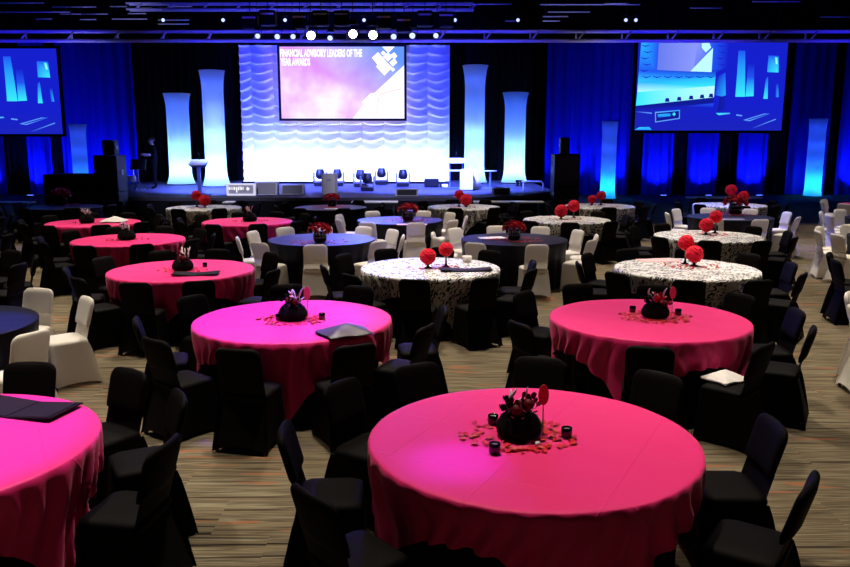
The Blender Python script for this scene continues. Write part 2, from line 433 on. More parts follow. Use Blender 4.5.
# ---- screens
def screen_frame(name, label, u0, v0, u1, v1, y, mback, border=.09):
    a = px_depth(u0, v1, y); b = px_depth(u1, v0, y); w = b.x - a.x; h = b.z - a.z
    t = thing(name, label, 'screen', ((a.x + b.x) / 2, y, (a.z + b.z) / 2))
    f = MB()
    f.box(-w / 2 - border, w / 2 + border, 0, .10, h / 2, h / 2 + border); f.box(-w / 2 - border, w / 2 + border, 0, .10, -h / 2 - border, -h / 2)
    f.box(-w / 2 - border, -w / 2, 0, .10, -h / 2, h / 2); f.box(w / 2, w / 2 + border, 0, .10, -h / 2, h / 2)
    f.obj('frame', 'black_paint', t)
    MB().box(-w / 2, w / 2, .03, .09, -h / 2, h / 2).obj('display', mback, t)
    for s_ in (-1, 1):
        MB().tube([(s_ * w * .38, .05, h / 2 + border), (s_ * w * .38, .05, CEIL - (a.z + b.z) / 2 - .02)], .012, 6).obj('hanging_cable', 'dark_steel', t)
    return t, w, h
def flat(t, name, pts, m, y):
    """flat printed/lit shape on a screen, points (x, z)"""
    vs = [(x, y, z) for x, z in pts]
    b = MB(); b.add(vs, [tuple(range(len(vs)))])
    return b.obj(name, m, t)
sc, w, h = screen_frame('projection_screen', 'large framed screen with pink slide hanging before the swag curtain', 281.5, 46.5, 404, 118.5, 31.0, 'screen_art')
emis('slide_white', (1, .985, 1), 1.15); emis('slide_rose', (1, .72, .78), 1.0); emis('slide_line', (.55, .62, .80), .8)
def sp(px, py):  # slide pixel in the 850x567 enlarged crop (275..410, 40..130) -> slide plane
    u = 275 + px / 850 * 135; v = 40 + py / 567 * 90
    return ((u - 281.5) / 122.5 - .5) * w, (.5 - (v - 46.5) / 72) * h
Y1 = .024
flat(sc, 'slide_shape', [sp(*q) for q in ((488, 494), (560, 400), (545, 392), (600, 335), (628, 330), (815, 155), (815, 494))], 'slide_white', Y1)
flat(sc, 'slide_line', [sp(*q) for q in ((632, 470), (638, 470), (662, 342), (800, 308), (798, 300), (655, 335))], 'slide_rose', Y1 - .004)
for q in (((672, 38), (758, 38), (715, 82)), ((612, 110), (652, 75), (690, 118), (650, 158)), ((668, 80), (684, 66), (700, 82), (684, 98)),
          ((682, 104), (712, 76), (742, 106), (712, 134)), ((728, 92), (752, 76), (770, 100), (752, 122)), ((720, 140), (752, 112), (770, 140), (742, 166)),
          ((636, 165), (688, 118), (738, 172), (690, 222)), ((728, 184), (744, 170), (756, 186), (742, 198))):
    flat(sc, 'emblem_piece', [sp(*p) for p in q], 'slide_white', Y1)
def text(body, parent, loc, size, m, name='lettering', width=None, align='LEFT'):
    cu = bpy.data.curves.new(name, 'FONT'); cu.body = body; cu.size = size; cu.align_x = align; cu.extrude = .002; cu.resolution_u = 2; cu.offset = size * .05
    o = bpy.data.objects.new(name, cu); C.objects.link(o); bpy.context.view_layer.update()
    me = bpy.data.meshes.new_from_object(o.evaluated_get(bpy.context.evaluated_depsgraph_get()))
    bpy.data.objects.remove(o)
    xs = [v.co.x for v in me.vertices]
    k = width / (max(xs) - min(xs)) if width else 1
    for v in me.vertices: v.co = Vector(((v.co.x - min(xs)) * k, -v.co.z, v.co.y))
    me.materials.clear(); me.materials.append(M[m])
    return link(name, me, parent, loc)
x_, z_ = sp(44, 103); x2, _ = sp(552, 103)
text('FINANCIAL ADVISORY LEADERS OF THE', sc, (x_, Y1 - .006, z_), .37, 'slide_white', 'lettering', x2 - x_)
x_, z_ = sp(44, 158); x2, _ = sp(230, 158)
text('YEAR AWARDS', sc, (x_, Y1 - .006, z_), .37, 'slide_white', 'lettering', x2 - x_)

emis('vid_blue', (.007, .013, .56), 1)
def video_mat():
    m = emis('video', (1, 1, 1), 1); nt = m.node_tree; a = nt.nodes.new('ShaderNodeAttribute'); a.attribute_name = 'Col'
    nt.links.new(a.outputs['Color'], nt.nodes['Emission'].inputs[0])
video_mat()
VC = {'b': (.007, .013, .56), 'm': (.015, .085, .85), 'c': (.02, .42, 1), 'a': (.04, .80, 1), 'p': (.50, 1, 1), 'l': (.13, .19, .82), 'd': (.005, .010, .28), 'n': (.12, .36, .98), 'f': (.010, .016, .46), 'w': (.24, .30, .92)}
def video_screen(label, u0, v0, u1, v1, y):
    t, w, h = screen_frame('video_screen', label, u0, v0, u1, v1, y, 'vid_blue', .10)
    def q(px, py):  # pixel in the crop (625..800, 35..140) at 850x510
        u = 625 + px / 850 * 175; v = 35 + py / 510 * 105
        return ((u - 634.5) / 154.0 - .5) * w, (.5 - (v - 42.5) / 88.0) * h
    def sh(name, cols, pts, lay=0):
        """cols: one colour letter per corner (or one for all): the picture shown on the screen"""
        pp = []
        for p in pts:
            x, z = q(*p); pp.append((min(max(x, -w / 2), w / 2), .028 - lay * .0025, min(max(z, -h / 2), h / 2)))
        d = bpy.data.meshes.new(name); d.from_pydata(pp, [], [tuple(range(len(pp)))]); d.update()
        ca = d.color_attributes.new('Col', 'FLOAT_COLOR', 'POINT')
        for i_ in range(len(pp)): ca.data[i_].color = (*VC[cols[i_ % len(cols)]], 1)
        d.materials.append(M['video']); link(name, d, t)
    sh('video_floor', 'fbbff', [(40, 370), (430, 330), (800, 340), (800, 470), (30, 470)])
    sh('video_curtain', 'cmmm', [(60, 35), (148, 35), (146, 180), (55, 180)], 1)
    sh('video_curtain', 'mbbm', [(420, 35), (500, 35), (498, 180), (420, 180)], 1)
    sh('video_curtain', 'mbca', [(55, 168), (500, 170), (498, 240), (52, 255)], 1)
    sh('video_glow', 'ccap', [(53, 225), (442, 200), (441, 250), (52, 280)], 2)
    sh('video_glow', 'appa', [(52, 275), (441, 245), (440, 305), (48, 342)], 3)
    for r_ in range(6):
        for c_ in range(8):
            x = 62 + c_ * 54 + (r_ % 2) * 12; yq = 46 + r_ * 30
            if 115 < x < 425 and yq < 172: continue
            sh('video_swag', 'mbbmbbb', [(x, yq), (x + 14, yq + 5), (x + 28, yq + 5), (x + 40, yq), (x + 40, yq + 4), (x + 20, yq + 11), (x, yq + 4)], 4)
    sh('video_slide', 'lwwl', [(148, 38), (340, 38), (330, 176), (146, 168)], 5)
    sh('video_slide', 'wmml', [(340, 38), (420, 38), (420, 178), (330, 176)], 5)
    sh('video_slide', 'ppp', [(314, 174), (420, 62), (420, 178)], 6)
    sh('video_slide', 'p', [(362, 40), (400, 38), (410, 60), (385, 84), (364, 62)], 6)
    sh('video_dark', 'b', [(442, 180), (500, 150), (540, 35), (800, 35), (800, 330), (440, 330)], 5)
    sh('video_column', 'bmcm', [(452, 200), (490, 180), (500, 300), (446, 290)], 6)
    sh('video_column', 'mmcc', [(548, 75), (582, 75), (590, 190), (549, 190)], 6)
    sh('video_column', 'ccaa', [(549, 190), (590, 190), (597, 298), (548, 298)], 6)
    sh('video_column', 'bbmm', [(600, 138), (632, 136), (636, 205), (600, 205)], 6)
    sh('video_column', 'mmaa', [(600, 205), (636, 205), (640, 295), (599, 297)], 6)
    sh('video_column', 'mmaa', [(696, 210), (706, 200), (712, 308), (690, 308)], 6)
    sh('video_column', 'bbcm', [(748, 235), (760, 230), (766, 300), (752, 300)], 6)
    sh('video_monitor', 'mmac', [(700, 98), (752, 100), (756, 180), (700, 178)], 6)
    sh('video_monitor', 'aapa', [(732, 105), (746, 108), (748, 140), (738, 140)], 7)
    sh('video_deck', 'dddf', [(48, 342), (445, 300), (445, 325), (46, 372)], 4)
    for x in (205, 265, 325, 380, 425):
        yq = 338 - (x - 50) * .1
        sh('video_light', 'd', [(x - 12, yq), (x - 8, yq - 18), (x + 8, yq - 18), (x + 12, yq)], 6)
    sh('video_person', 'dbbd', [(470, 300), (500, 290), (512, 360), (462, 372)], 7)
    sh('video_deck', 'fmbf', [(275, 345), (440, 330), (440, 352), (275, 378)], 5)
    sh('video_sign', 'ncnn', [(146, 372), (272, 362), (274, 406), (150, 424)], 6)
    sh('video_sign', 'd', [(151, 378), (268, 367), (269, 402), (154, 419)], 7)
    sh('video_sign', 'cmcm', [(160, 384), (224, 377), (226, 392), (162, 400)], 8)
    sh('video_sign', 'a', [(234, 384), (242, 374), (252, 382), (244, 392)], 8)
    sh('video_line', 'acna', [(455, 378), (525, 376), (528, 382), (470, 388)], 6)
    sh('video_line', 'n', [(560, 384), (590, 388), (588, 394), (558, 390)], 6)
    sh('video_line', 'nnmn', [(596, 412), (700, 380), (732, 381), (628, 418)], 6)
    sh('video_line', 'f', [(612, 412), (702, 385), (716, 385), (626, 413)], 7)
    sh('video_line', 'bnnb', [(640, 452), (760, 406), (762, 410), (644, 456)], 6)
    sh('video_line', 'bnnb', [(45, 368), (130, 376), (130, 381), (45, 373)], 6)
    sh('video_table', 'cacc', [(42, 460), (70, 448), (120, 446), (134, 460)], 6)
    return t
rs = video_screen('big side screen with video of the stage, above the blue drape strips', 634.5, 42.5, 788.5, 130.5, 31.0)
rs_w = 154.0
ls = video_screen('big side screen with cropped stage video, above the road cases', 56 - rs_w, 48.5, 56, 134, 31.0)

# ---- glowing columns
def column(u, vtop, wtop, wmid, wbot, base, label, power, hot, cool):
    y = base.y; k = y / F_PX * 1.02; Ht = px_depth(u, vtop, y).z - base.z
    t = thing('glowing_column', label, 'column', base + Vector((0, 0, .004)))
    rt, rm, rb = wtop * k / 2, wmid * k / 2, wbot * k / 2
    prof = []
    for i in range(25):
        s_ = i / 24; z = .03 + (Ht - .03) * s_
        e = rm + (rb - rm) * max(0, 1 - s_ / .16) ** 2.2 + (rt - rm) * max(0, (s_ - .80) / .20) ** 2.2
        prof.append((e, z))
    b = MB(); b.lathe(prof, 32, cap=False); b.obj('fabric_sleeve', 'sleeve', t, True)
    MB().lathe([(rb, 0), (rb, .03)], 32).obj('base_plate', 'black_paint', t)
    ring = MB()
    ring.tube([(rt * math.cos(a * PI / 16), rt * math.sin(a * PI / 16), Ht) for a in range(33)], .015, 6); ring.obj('top_ring', 'sleeve', t, True)
    can = MB(); can.lathe([(.09, .03), (.11, .06), (.11, .20), (.08, .22)], 14); can.obj('lamp', 'black_metal', t)
    bx, by, bz = base
    for zf, pw, colr in ((.08, .26, hot), (.24, .17, hot), (.43, .10, hot if power > 39 else cool), (.66, .09, cool), (.88, .07, cool)):
        q = point('column_lamp', (bx, by, bz + max(.4, zf * Ht)), power * pw / .62 * (rm / .36) ** 2, colr, .10)
    return t
def on_deck(u, v): return px_plane(u, v, DECK)
HOT = (.34, .76, 1); COOL = (.04, .14, 1)
column(178, 94, 25, 21, 27, on_deck(181.5, 184.5), 'shorter glowing white-blue fabric column between the performer and the lectern', 40, HOT, COOL)
column(214, 71, 24, 20, 27, on_deck(217, 186.5), 'tallest glowing fabric column beside the lectern and the lit sign box', 50, HOT, COOL)
column(474, 66, 24, 19, 25, on_deck(474, 183), 'tall glowing white-blue column behind the white cabinet and acrylic podium', 45, HOT, COOL)
column(513.5, 93, 25, 20, 26, on_deck(514, 183), 'glowing white-cyan column at the end of the stage past the cocktail table', 41, HOT, COOL)
DIM = (.01, .42, 1); DEEP = (.02, .08, 1)
column(607.5, 121.5, 16, 14, 17, px_plane(607, 199, 0), 'slim blue-cyan column on the floor beside the right speaker stack', 38, DIM, DEEP)
column(814, 119, 17, 15, 17, px_plane(812, 196.5, 0), 'slim blue-cyan column standing alone beyond the wide screen', 38, DIM, DEEP)
column(81, 124.5, 17, 14, 16, px_plane(83, 200, 0), 'slim blue-cyan column rising behind the black road cases', 38, DIM, DEEP)

# ------------------------------------------------------------------ rigging above the stage
def truss(label, vlo, vhi, y, x0, x1, dep=.34, step=1.42, m='silver_pipe'):
    zl, zh = px_depth(425, vlo, y).z, px_depth(425, vhi, y).z
    t = thing('lighting_truss', label, 'truss', ((x0 + x1) / 2, y, zl)); hx = (x1 - x0) / 2; H_ = zh - zl
    ch = MB().tube([(-hx, 0, 0), (hx, 0, 0)], .036, 8).mesh('chord', m, True)
    for dy in (0, dep):
        for dz in (0, H_): link('chord', ch, t, (0, dy, dz))
    rung = MB().tube([(0, 0, 0), (0, 0, H_)], .028, 6).mesh('rung', m, True)
    brace = MB().tube([(0, 0, 0), (.22, 0, H_)], .03, 6).mesh('brace', m, True)
    k = 0; x = -hx + .3
    while x < hx:
        link('brace', brace, t, (x, 0, 0)); link('rung', rung, t, (x, dep, 0)); x += step; k += 1
    for s_ in (-.7, 0, .7):
        MB().tube([(s_ * hx, dep / 2, H_), (s_ * hx, dep / 2, CEIL - zl - .01)], .012, 6).obj('hanging_cable', 'dark_steel', t)
    return t
truss('long silver ladder truss lit blue above the front of the stage', 40, 30.5, 25.0, -15.5, 15.5)
truss('upper silver truss hung above the swag curtain', 9, 3, 27.0, -9.8, 1.6, .3, 1.1)
truss_up = px_depth(425, 8, 28)
# thin pipes of the grid, catching white light
pipes = [(0, 44, 3, 29), (52, 96, 7, 30), (0, 70, 12, 28), (60, 108, 14, 28.5), (36, 52, 19, 28), (80, 96, 19.5, 28), (110, 127, 6.5, 29), (128, 146, 13.5, 27.5), (112, 147, 19, 27.5),
         (168, 192, 6.5, 28), (158, 189, 20, 27), (158, 189, 24, 27), (141, 152, 8, 28), (466, 512, 4, 28), (540, 640, 4.5, 28), (548, 590, 12, 29), (543, 568, 16.5, 28),
         (543, 560, 21, 28), (604, 628, 3.5, 28), (690, 722, 8, 29), (752, 800, 1.5, 28), (505, 515, 21, 27), (408, 430, 4.5, 26.6), (820, 850, 17, 29)]
pm = {}
for k, (a, b, v, y) in enumerate(pipes):
    y += (k % 6) * .13 + (.75 if y < 27.6 else 0)
    A, B = px_depth(a, v, y), px_depth(b, v, y); L_ = B.x - A.x
    t = thing('rigging_bar', 'thin pale rigging bar hung in the dark above the stage truss', 'rigging', ((A.x + B.x) / 2, y, A.z), 0, 'thin bars of the overhead grid')
    MB().tube([(-L_ / 2, 0, 0), (L_ / 2, 0, 0)], .022, 6).obj('pipe', 'silver_pipe', t, True)
    for s_ in (-.4, .4):
        MB().tube([(s_ * L_, 0, .02), (s_ * L_, 0, CEIL - A.z - .01)], .008, 5).obj('hanging_cable', 'dark_steel', t)
# added blue and pale lamps, without fixtures, light the rig from below
for xx in (-12.5, -5.5, 1.2, 8.0, 14.0):
    spot('added_truss_wash', (xx, 23.2 if xx < -8 or xx > 4.5 else 22.4, 1.0), (xx, 25.4, 6.2), 1500, (.03, .02, 1), 70, .9, .1)
spot('added_grid_wash', (-11, 22.6, 1.0), (-10.5, 28.5, 7.2), 700, (.7, .66, 1), 36, .9, .1)
spot('added_grid_wash', (5.0, 22.6, 1.0), (5.5, 28.5, 7.2), 700, (.7, .66, 1), 36, .9, .1)

# hanging stage lights
def fixture_meshes():
    d = {}
    b = MB(); b.lathe([(.05, -.17), (.13, -.14), (.15, .05), (.17, .17), (.17, .20)], 16)
    d['body'] = b.mesh('body', 'black_metal', True)
    y = MB(); y.tube([(-.20, 0, 0), (-.20, 0, .30), (.20, 0, .30), (.20, 0, 0)], .022, 6); d['yoke'] = y.mesh('yoke', 'black_metal')
    c = MB(); c.box(-.16, .16, -.13, .13, .30, .46, .02); d['base'] = c.mesh('base', 'black_paint')
    for nm in ('lens_dim', 'lens_mid', 'lens_bright'):
        l = MB(); l.lathe([(.0001, .212), (.10, .208), (.135, .201)], 16); d[nm] = l.mesh('lens', nm, True)
    return d
FX = fixture_meshes()
def hang_light(u, v, y, lens, scale, aim, label, group=None):
    p = px_depth(u, v, y)
    t = thing('stage_light', label, 'stage light', p, 0, group); t.scale = (scale,) * 3
    yo = link('yoke', FX['yoke'], t); link('base', FX['base'], t)
    bo = link('body', FX['body'], t)
    dirv = (Vector(aim) - p).normalized(); bo.rotation_euler = dirv.to_track_quat('Z', 'Y').to_euler()
    le = link('lens', FX[lens], bo)
    MB().tube([(0, 0, .46), (0, 0, max(.5, (CEIL - p.z - .02) / scale))], .016, 6).obj('drop_pipe', 'dark_steel', t)
    return t
for u in (163, 223, 285, 364, 455, 518, 626, 636):
    hang_light(u, 20, 26.2, 'lens_mid', .40, (0, 3, 2), 'small stage light glowing bluish white above the long silver truss', 'upper row of hung stage lights')
for u, v, ln, s_ in ((258, 35.5, 'lens_mid', .8), (278, 36, 'lens_mid', .85), (293, 36, 'lens_mid', .8), (331, 37.5, 'lens_mid', .85), (394, 36, 'lens_mid', .9), (413, 35, 'lens_mid', .95), (437, 35, 'lens_mid', .85)):
    hang_light(u, v, 24.3, ln, s_ * .68, (random.uniform(-6, 2), 6, 0), 'stage light with a small slanting lens hung above the slide screen', 'lower row of hung stage lights')
for u, v in ((311, 35.5), (353, 34), (373, 35)):
    hang_light(u, v, 24.2, 'lens_bright', .88, (0, 0, 2.4), 'big stage light shining brightest white above the slide screen', 'brightest hung stage lights')
for u in (250, 268, 300, 321, 342, 384, 404, 425, 446):
    p = px_depth(u, random.uniform(18, 26), 24.6)
    t = thing('dimmer_box', 'black box hung among the stage lights above the slide screen', 'rigging', p, 0, 'black boxes among the stage lights')
    MB().box(-.24, .24, -.18, .18, -.22, .22, .03).obj('casing', 'black_paint', t)
    MB().box(-.20, .20, -.186, -.18, .08, .13).obj('label_strip', 'case_grey', t)
    MB().tube([(0, 0, .22), (0, 0, CEIL - p.z - .02)], .014, 6).obj('drop_pipe', 'dark_steel', t)

# ------------------------------------------------------------------ things on the stage
def moving_head(u, v, label, group, sc=1.0, y=None, lens=True):
    p = on_deck(u, v)
    t = thing('moving_head_light', label, 'stage light', p, 0, group); t.scale = (sc,) * 3
    MB().box(-.19, .19, -.15, .15, 0, .12, .02).obj('base', 'black_metal', t)
    yo = MB()
    for s_ in (-1, 1): yo.box(s_ * .20 - .025, s_ * .20 + .025, -.06, .06, .12, .44, .01)
    yo.box(-.22, .22, -.06, .06, .11, .16, .01); yo.obj('yoke', 'yoke_grey', t)
    h_ = MB(); h_.lathe([(.07, .22), (.14, .27), (.155, .36), (.13, .45), (.115, .50), (.11, .53)], 16); hd = h_.obj('head', 'dark_steel', t, True)
    MB().lathe([(.0001, .545), (.08, .542), (.10, .531)], 14).obj('lens', 'lens_dim', hd)
for u, v in ((320.5, 186), (337.5, 186), (360.5, 187), (381.5, 184.5), (403, 186.5)):
    moving_head(u, v, 'moving-head light standing on the deck before the swag curtain', 'moving-head lights on the deck', 1.15)
moving_head(367.5, 191, 'moving-head light standing farther forward than the row on the deck', None, 1.1)
p = on_deck(436, 187)
t = thing('cable_trunk', 'low dark heap of cable trunks on the deck beside the acrylic podium', 'equipment', p)
MB().box(-.42, .1, -.2, .2, 0, .3, .03).obj('trunk', 'black_metal', t); MB().box(.14, .5, -.25, .15, 0, .2, .03).obj('trunk', 'black_metal', t)
MB().box(.2, .42, -.35, -.26, 0, .12, .02).obj('clip', 'plastic_white', t)

def case(name, label, u, v, wd, dp, ht, m, edge='silver_pipe', cat='case', z=DECK, p=None, rz=0):
    p = p or px_plane(u, v, z)
    t = thing(name, label, cat, p, rz)
    MB().box(-wd / 2, wd / 2, -dp / 2, dp / 2, 0, ht, .015).obj('body', m, t)
    e = MB().box(-.02, .02, -.02, .02, .01, ht - .01).mesh('edge_trim', edge)
    for sx in (-1, 1):
        for sy in (-1, 1): link('edge_trim', e, t, (sx * wd / 2, sy * dp / 2, 0))
    MB().box(-wd * .16, wd * .16, -dp / 2 - .012, -dp / 2 - .001, ht * .66, ht * .76).obj('latch', edge, t)
    return t
# sign box at the front edge, its frame given an added glow
p = px_plane(241.5, 195.5, DECK)
t = thing('sign_box', 'white-framed sign box with pale lettering and a round emblem on stage edge', 'sign', p)
hw, hh = .43, .36
f = MB(); f.box(-hw, hw, -.07, .07, 0, .05, .01); f.box(-hw, hw, -.07, .07, hh - .05, hh, .01); f.box(-hw, -hw + .05, -.07, .07, .05, hh - .05); f.box(hw - .05, hw, -.07, .07, .05, hh - .05)
f.obj('frame', 'sign_frame', t); MB().box(-hw + .05, hw - .05, -.03, .05, .05, hh - .05).obj('panel', 'case_grey', t)
emis('sign_glow', (.95, .95, 1), 1.0)
for k, (x, z0, z1, ww) in enumerate(((-.34, .17, .25, .05), (-.275, .17, .26, .02), (-.235, .17, .26, .02), (-.19, .17, .26, .04), (-.13, .09, .25, .035), (-.075, .16, .26, .035), (-.025, .17, .28, .025), (.02, .17, .25, .04), (.07, .17, .26, .02))):
    MB().box(x - ww / 2, x + ww / 2, -.04, -.03, z0, z1, .004).obj('lettering', 'sign_glow', t)
em = MB(); em.add([(.15, -.042, .20), (.205, -.042, .145), (.26, -.042, .20), (.205, -.042, .265), (.15, -.032, .20), (.205, -.032, .145), (.26, -.032, .20), (.205, -.032, .265)],
                  [(0, 1, 2, 3), (7, 6, 5, 4), (0, 4, 5, 1), (1, 5, 6, 2), (2, 6, 7, 3), (3, 7, 4, 0)]); em.obj('emblem', 'sign_glow', t)
case('equipment_case', 'tall pale grey equipment case standing on the deck', 330, 194.5, .40, .40, .64, 'case_pale')
def wedge(label, u, v, wd=.62, ht=.36):
    p = px_plane(u, v, DECK); t = thing('monitor_speaker', label, 'speaker', p)
    b = MB(); b.add([(-wd / 2, -.2, 0), (wd / 2, -.2, 0), (wd / 2, .22, 0), (-wd / 2, .22, 0), (-wd / 2, -.05, ht), (wd / 2, -.05, ht), (wd / 2, .16, ht), (-wd / 2, .16, ht)],
                    [(0, 3, 2, 1), (4, 5, 6, 7), (0, 1, 5, 4), (1, 2, 6, 5), (2, 3, 7, 6), (3, 0, 4, 7)]); b.obj('cabinet', 'case_grey', t)
    g = MB(); g.add([(-wd * .42, -.185, .02), (wd * .42, -.185, .02), (wd * .42, -.075, ht * .9), (-wd * .42, -.075, ht * .9)], [(0, 1, 2, 3)]); o = g.obj('grille', 'dark_steel', t); o.location.y = -.012
wedge('grey monitor speaker next to the lit sign box', 267, 194.5, .70, .40); wedge('grey monitor speaker between the sign box speaker and the grey case', 293, 194, .72, .30)
wedge('low grey monitor speaker at the stage edge in front of the moving-head lights', 407, 195.5, .70, .20)
wedge('low grey monitor speaker at the stage edge before the cocktail table', 501, 195, .55, .22)
# podiums
def podium(label, u, v, wd, vt, split):
    p = px_plane(u, v, DECK); ht = px_depth(u, vt, p.y).z - DECK
    t = thing('podium', label, 'podium', p)
    MB().box(-.30, .30, -.20, .20, 0, .03, .008).obj('base', 'acrylic', t)
    if split:
        for s_ in (-1, 1): MB().box(s_ * .22 - .02, s_ * .22 + .02, -.03, .03, .03, ht - .12).obj('post', 'acrylic', t)
        MB().box(-.24, .24, -.04, .04, ht - .42, ht - .37).obj('cross_bar', 'plastic_white', t)
    else:
        MB().box(-.05, .05, -.03, .03, .03, ht - .2).obj('post', 'acrylic', t)
    b = MB(); b.loft([[(-wd / 2, -.2, ht - .14), (wd / 2, -.2, ht - .14), (wd / 2, .2, ht), (-wd / 2, .2, ht)], [(-wd / 2, -.2, ht - .11), (wd / 2, -.2, ht - .11), (wd / 2, .2, ht + .03), (-wd / 2, .2, ht + .03)]], True, True)
    b.obj('reading_desk', 'plastic_white', t)
    if not split:
        b2 = MB(); b2.loft([[(-wd * .36, -.1, ht - .20), (wd * .36, -.1, ht - .20), (wd * .36, .1, ht - .20), (-wd * .36, .1, ht - .20)], [(-wd / 2, -.18, ht - .14), (wd / 2, -.18, ht - .14), (wd / 2, .18, ht - .02), (-wd / 2, .18, ht - .02)]], True, True)
        b2.obj('tray', 'acrylic', t)
    MB().tube([(0, .15, ht), (0, .12, ht + .18), (0, .02, ht + .24)], .01, 6).obj('microphone', 'black_metal', t)
    return t
podium('single-post acrylic podium between the two columns near the performer', 200, 194.5, .52, 160.5, False)
podium('two-post acrylic podium beside the swag curtain and white cabinet', 456, 188, .60, 159, True)
# white cabinet and drum
p = px_plane(466.5, 190.5, DECK)
t = thing('white_cabinet', 'white upright cabinet standing on the deck in front of a column', 'cabinet', p)
MB().box(-.22, .22, -.16, .16, 0, .70, .04).obj('body', 'white_paint', t); MB().box(-.2, .2, -.168, -.161, .04, .64, .002).obj('front_panel', 'white_paint', t)
p = px_plane(475.5, 190, DECK)
t = thing('floor_drum', 'dark round drum turned edge-on beside the white cabinet', 'drum', p)
d = MB(); d.lathe([(.25, -.14), (.26, -.12), (.26, .12), (.25, .14)], 24); o = d.obj('shell', 'case_grey', t); o.rotation_euler = (0, PI / 2 * .8, 0); o.location = (0, .12, .27)
# cocktail table
p = px_plane(490, 188, DECK); ht = px_depth(490, 170.5, p.y).z - DECK
t = thing('cocktail_table', 'small round high table on a single post near the stage end', 'table', p)
MB().lathe([(.23, 0), (.23, .02), (.04, .04)], 20).obj('base', 'acrylic', t); MB().lathe([(.035, .03), (.035, ht - .03)], 12).obj('post', 'acrylic', t)
MB().lathe([(.22, ht - .03), (.23, ht - .02), (.23, ht)], 20).obj('table_top', 'plastic_white', t)
# tiny black floor lights at the last column
for u in (517.5, 521.5):
    p = px_plane(u, 186, DECK); t = thing('floor_can', 'little black can light standing before the last stage column', 'stage light', p, 0, 'can lights at the last column')
    MB().lathe([(.07, 0), (.07, .03), (.045, .05), (.045, .12), (.075, .14), (.08, .22)], 12).obj('can', 'black_metal', t)
# low white bench at stage end
p = px_plane(545, 192, DECK); p.x = 3.55; p.y = 26.2
t = thing('deck_rail', 'short pale metal rail at the corner end of the stage', 'rail', p)
MB().tube([(-.35, 0, .30), (.30, 0, .30), (.36, 0, .22), (.36, 0, 0)], .028, 8).obj('bar', 'plastic_white', t); MB().tube([(-.3, 0, .3), (-.3, 0, 0)], .02, 8).obj('post', 'plastic_white', t)

# speaker stacks
def speaker(name, label, loc, wd, dp, ht, cones, rz=0):
    t = thing(name, label, 'speaker', loc, rz)
    MB().box(-wd / 2, wd / 2, -dp / 2, dp / 2, 0, ht, .02).obj('cabinet', 'black_paint', t)
    MB().box(-wd * .45, wd * .45, -dp / 2 - .012, -dp / 2, ht * .05, ht * .95, .004).obj('grille', 'black_metal', t)
    for s_ in (-1, 1): MB().box(s_ * (wd / 2 + .006) - .008, s_ * (wd / 2 + .006) + .008, -.08, .08, ht * .45, ht * .6).obj('handle', 'black_metal', t)
yS = 23.9
def stack(u0, u1, us0, us1, vsh, vtop, nm, y):
    a, b = px_depth(u0, vsh, y), px_depth(u1, vsh, y); s0, s1 = px_depth(us0, vtop, y), px_depth(us1, vtop, y)
    h2 = a.z / 2
    speaker('subwoofer', 'black subwoofer on the floor at the bottom of the ' + nm, ((a.x + b.x) / 2, y, 0), b.x - a.x, .75, h2, 1)
    speaker('subwoofer', 'black subwoofer in the middle of the ' + nm, ((a.x + b.x) / 2, y, h2), b.x - a.x, .75, h2, 1)
    speaker('top_speaker', 'narrow black speaker on top of the ' + nm, ((s0.x + s1.x) / 2, y, a.z), s1.x - s0.x, .36, s0.z - a.z, 1)
stack(98, 121, 104, 116, 155, 140, 'stack near the road cases', 22.4)
stack(553, 578, 560, 569, 154, 137.5, 'stack past the stage corner', 24.6)
# road cases
a = px_depth(49, 174, 22.0)
case('road_case', 'big black road case on the floor beside the speaker stack', 0, 0, 1.22, .7, a.z, 'black_paint', 'black_metal', z=0, p=Vector((px_depth(72, 180, 22.2).x, 22.2, 0)))

# music gear near the performer
def tripod(label, u, v, ht, top):
    p = px_plane(u, v, DECK); t = thing('instrument_stand', label, 'stand', p)
    for k in range(3):
        a = 2 * PI * k / 3 + .4
        MB().tube([(.30 * math.cos(a), .30 * math.sin(a), 0.012), (0, 0, .36)], .014, 6).obj('leg', 'chrome', t)
    MB().tube([(0, 0, .3), (0, 0, ht)], .016, 8).obj('pole', 'chrome', t)
    if top == 'cymbal':
        c = MB(); c.lathe([(.001, ht + .03), (.05, ht + .028), (.20, ht + .005), (.205, ht), (.05, ht + .02)], 20, cap=False); c.obj('cymbal', 'chrome', t, True)
    elif top == 'drum':
        c = MB(); c.lathe([(.17, ht - .02), (.18, ht), (.18, ht + .16), (.17, ht + .18)], 20); c.obj('drum_shell', 'silver_pipe', t, True)
    else:
        c = MB(); c.loft([[(-.25, -.02, ht - .05), (.25, -.02, ht - .05), (.25, .16, ht + .28), (-.25, .16, ht + .28)], [(-.25, 0, ht - .06), (.25, 0, ht - .06), (.25, .18, ht + .27), (-.25, .18, ht + .27)]], True, True); c.obj('music_desk', 'black_metal', t)
tripod('chrome cymbal stand between the speaker stack and the performer', 124, 190, .50, 'cymbal')
tripod('small chrome drum stand between the speaker stack and the performer', 131, 190.5, .30, 'drum')
tripod('dark music stand just behind the drum stand', 139, 191, .75, 'desk')
tripod('tall chrome cymbal stand next to the music stand', 134.5, 189, .92, 'cymbal')

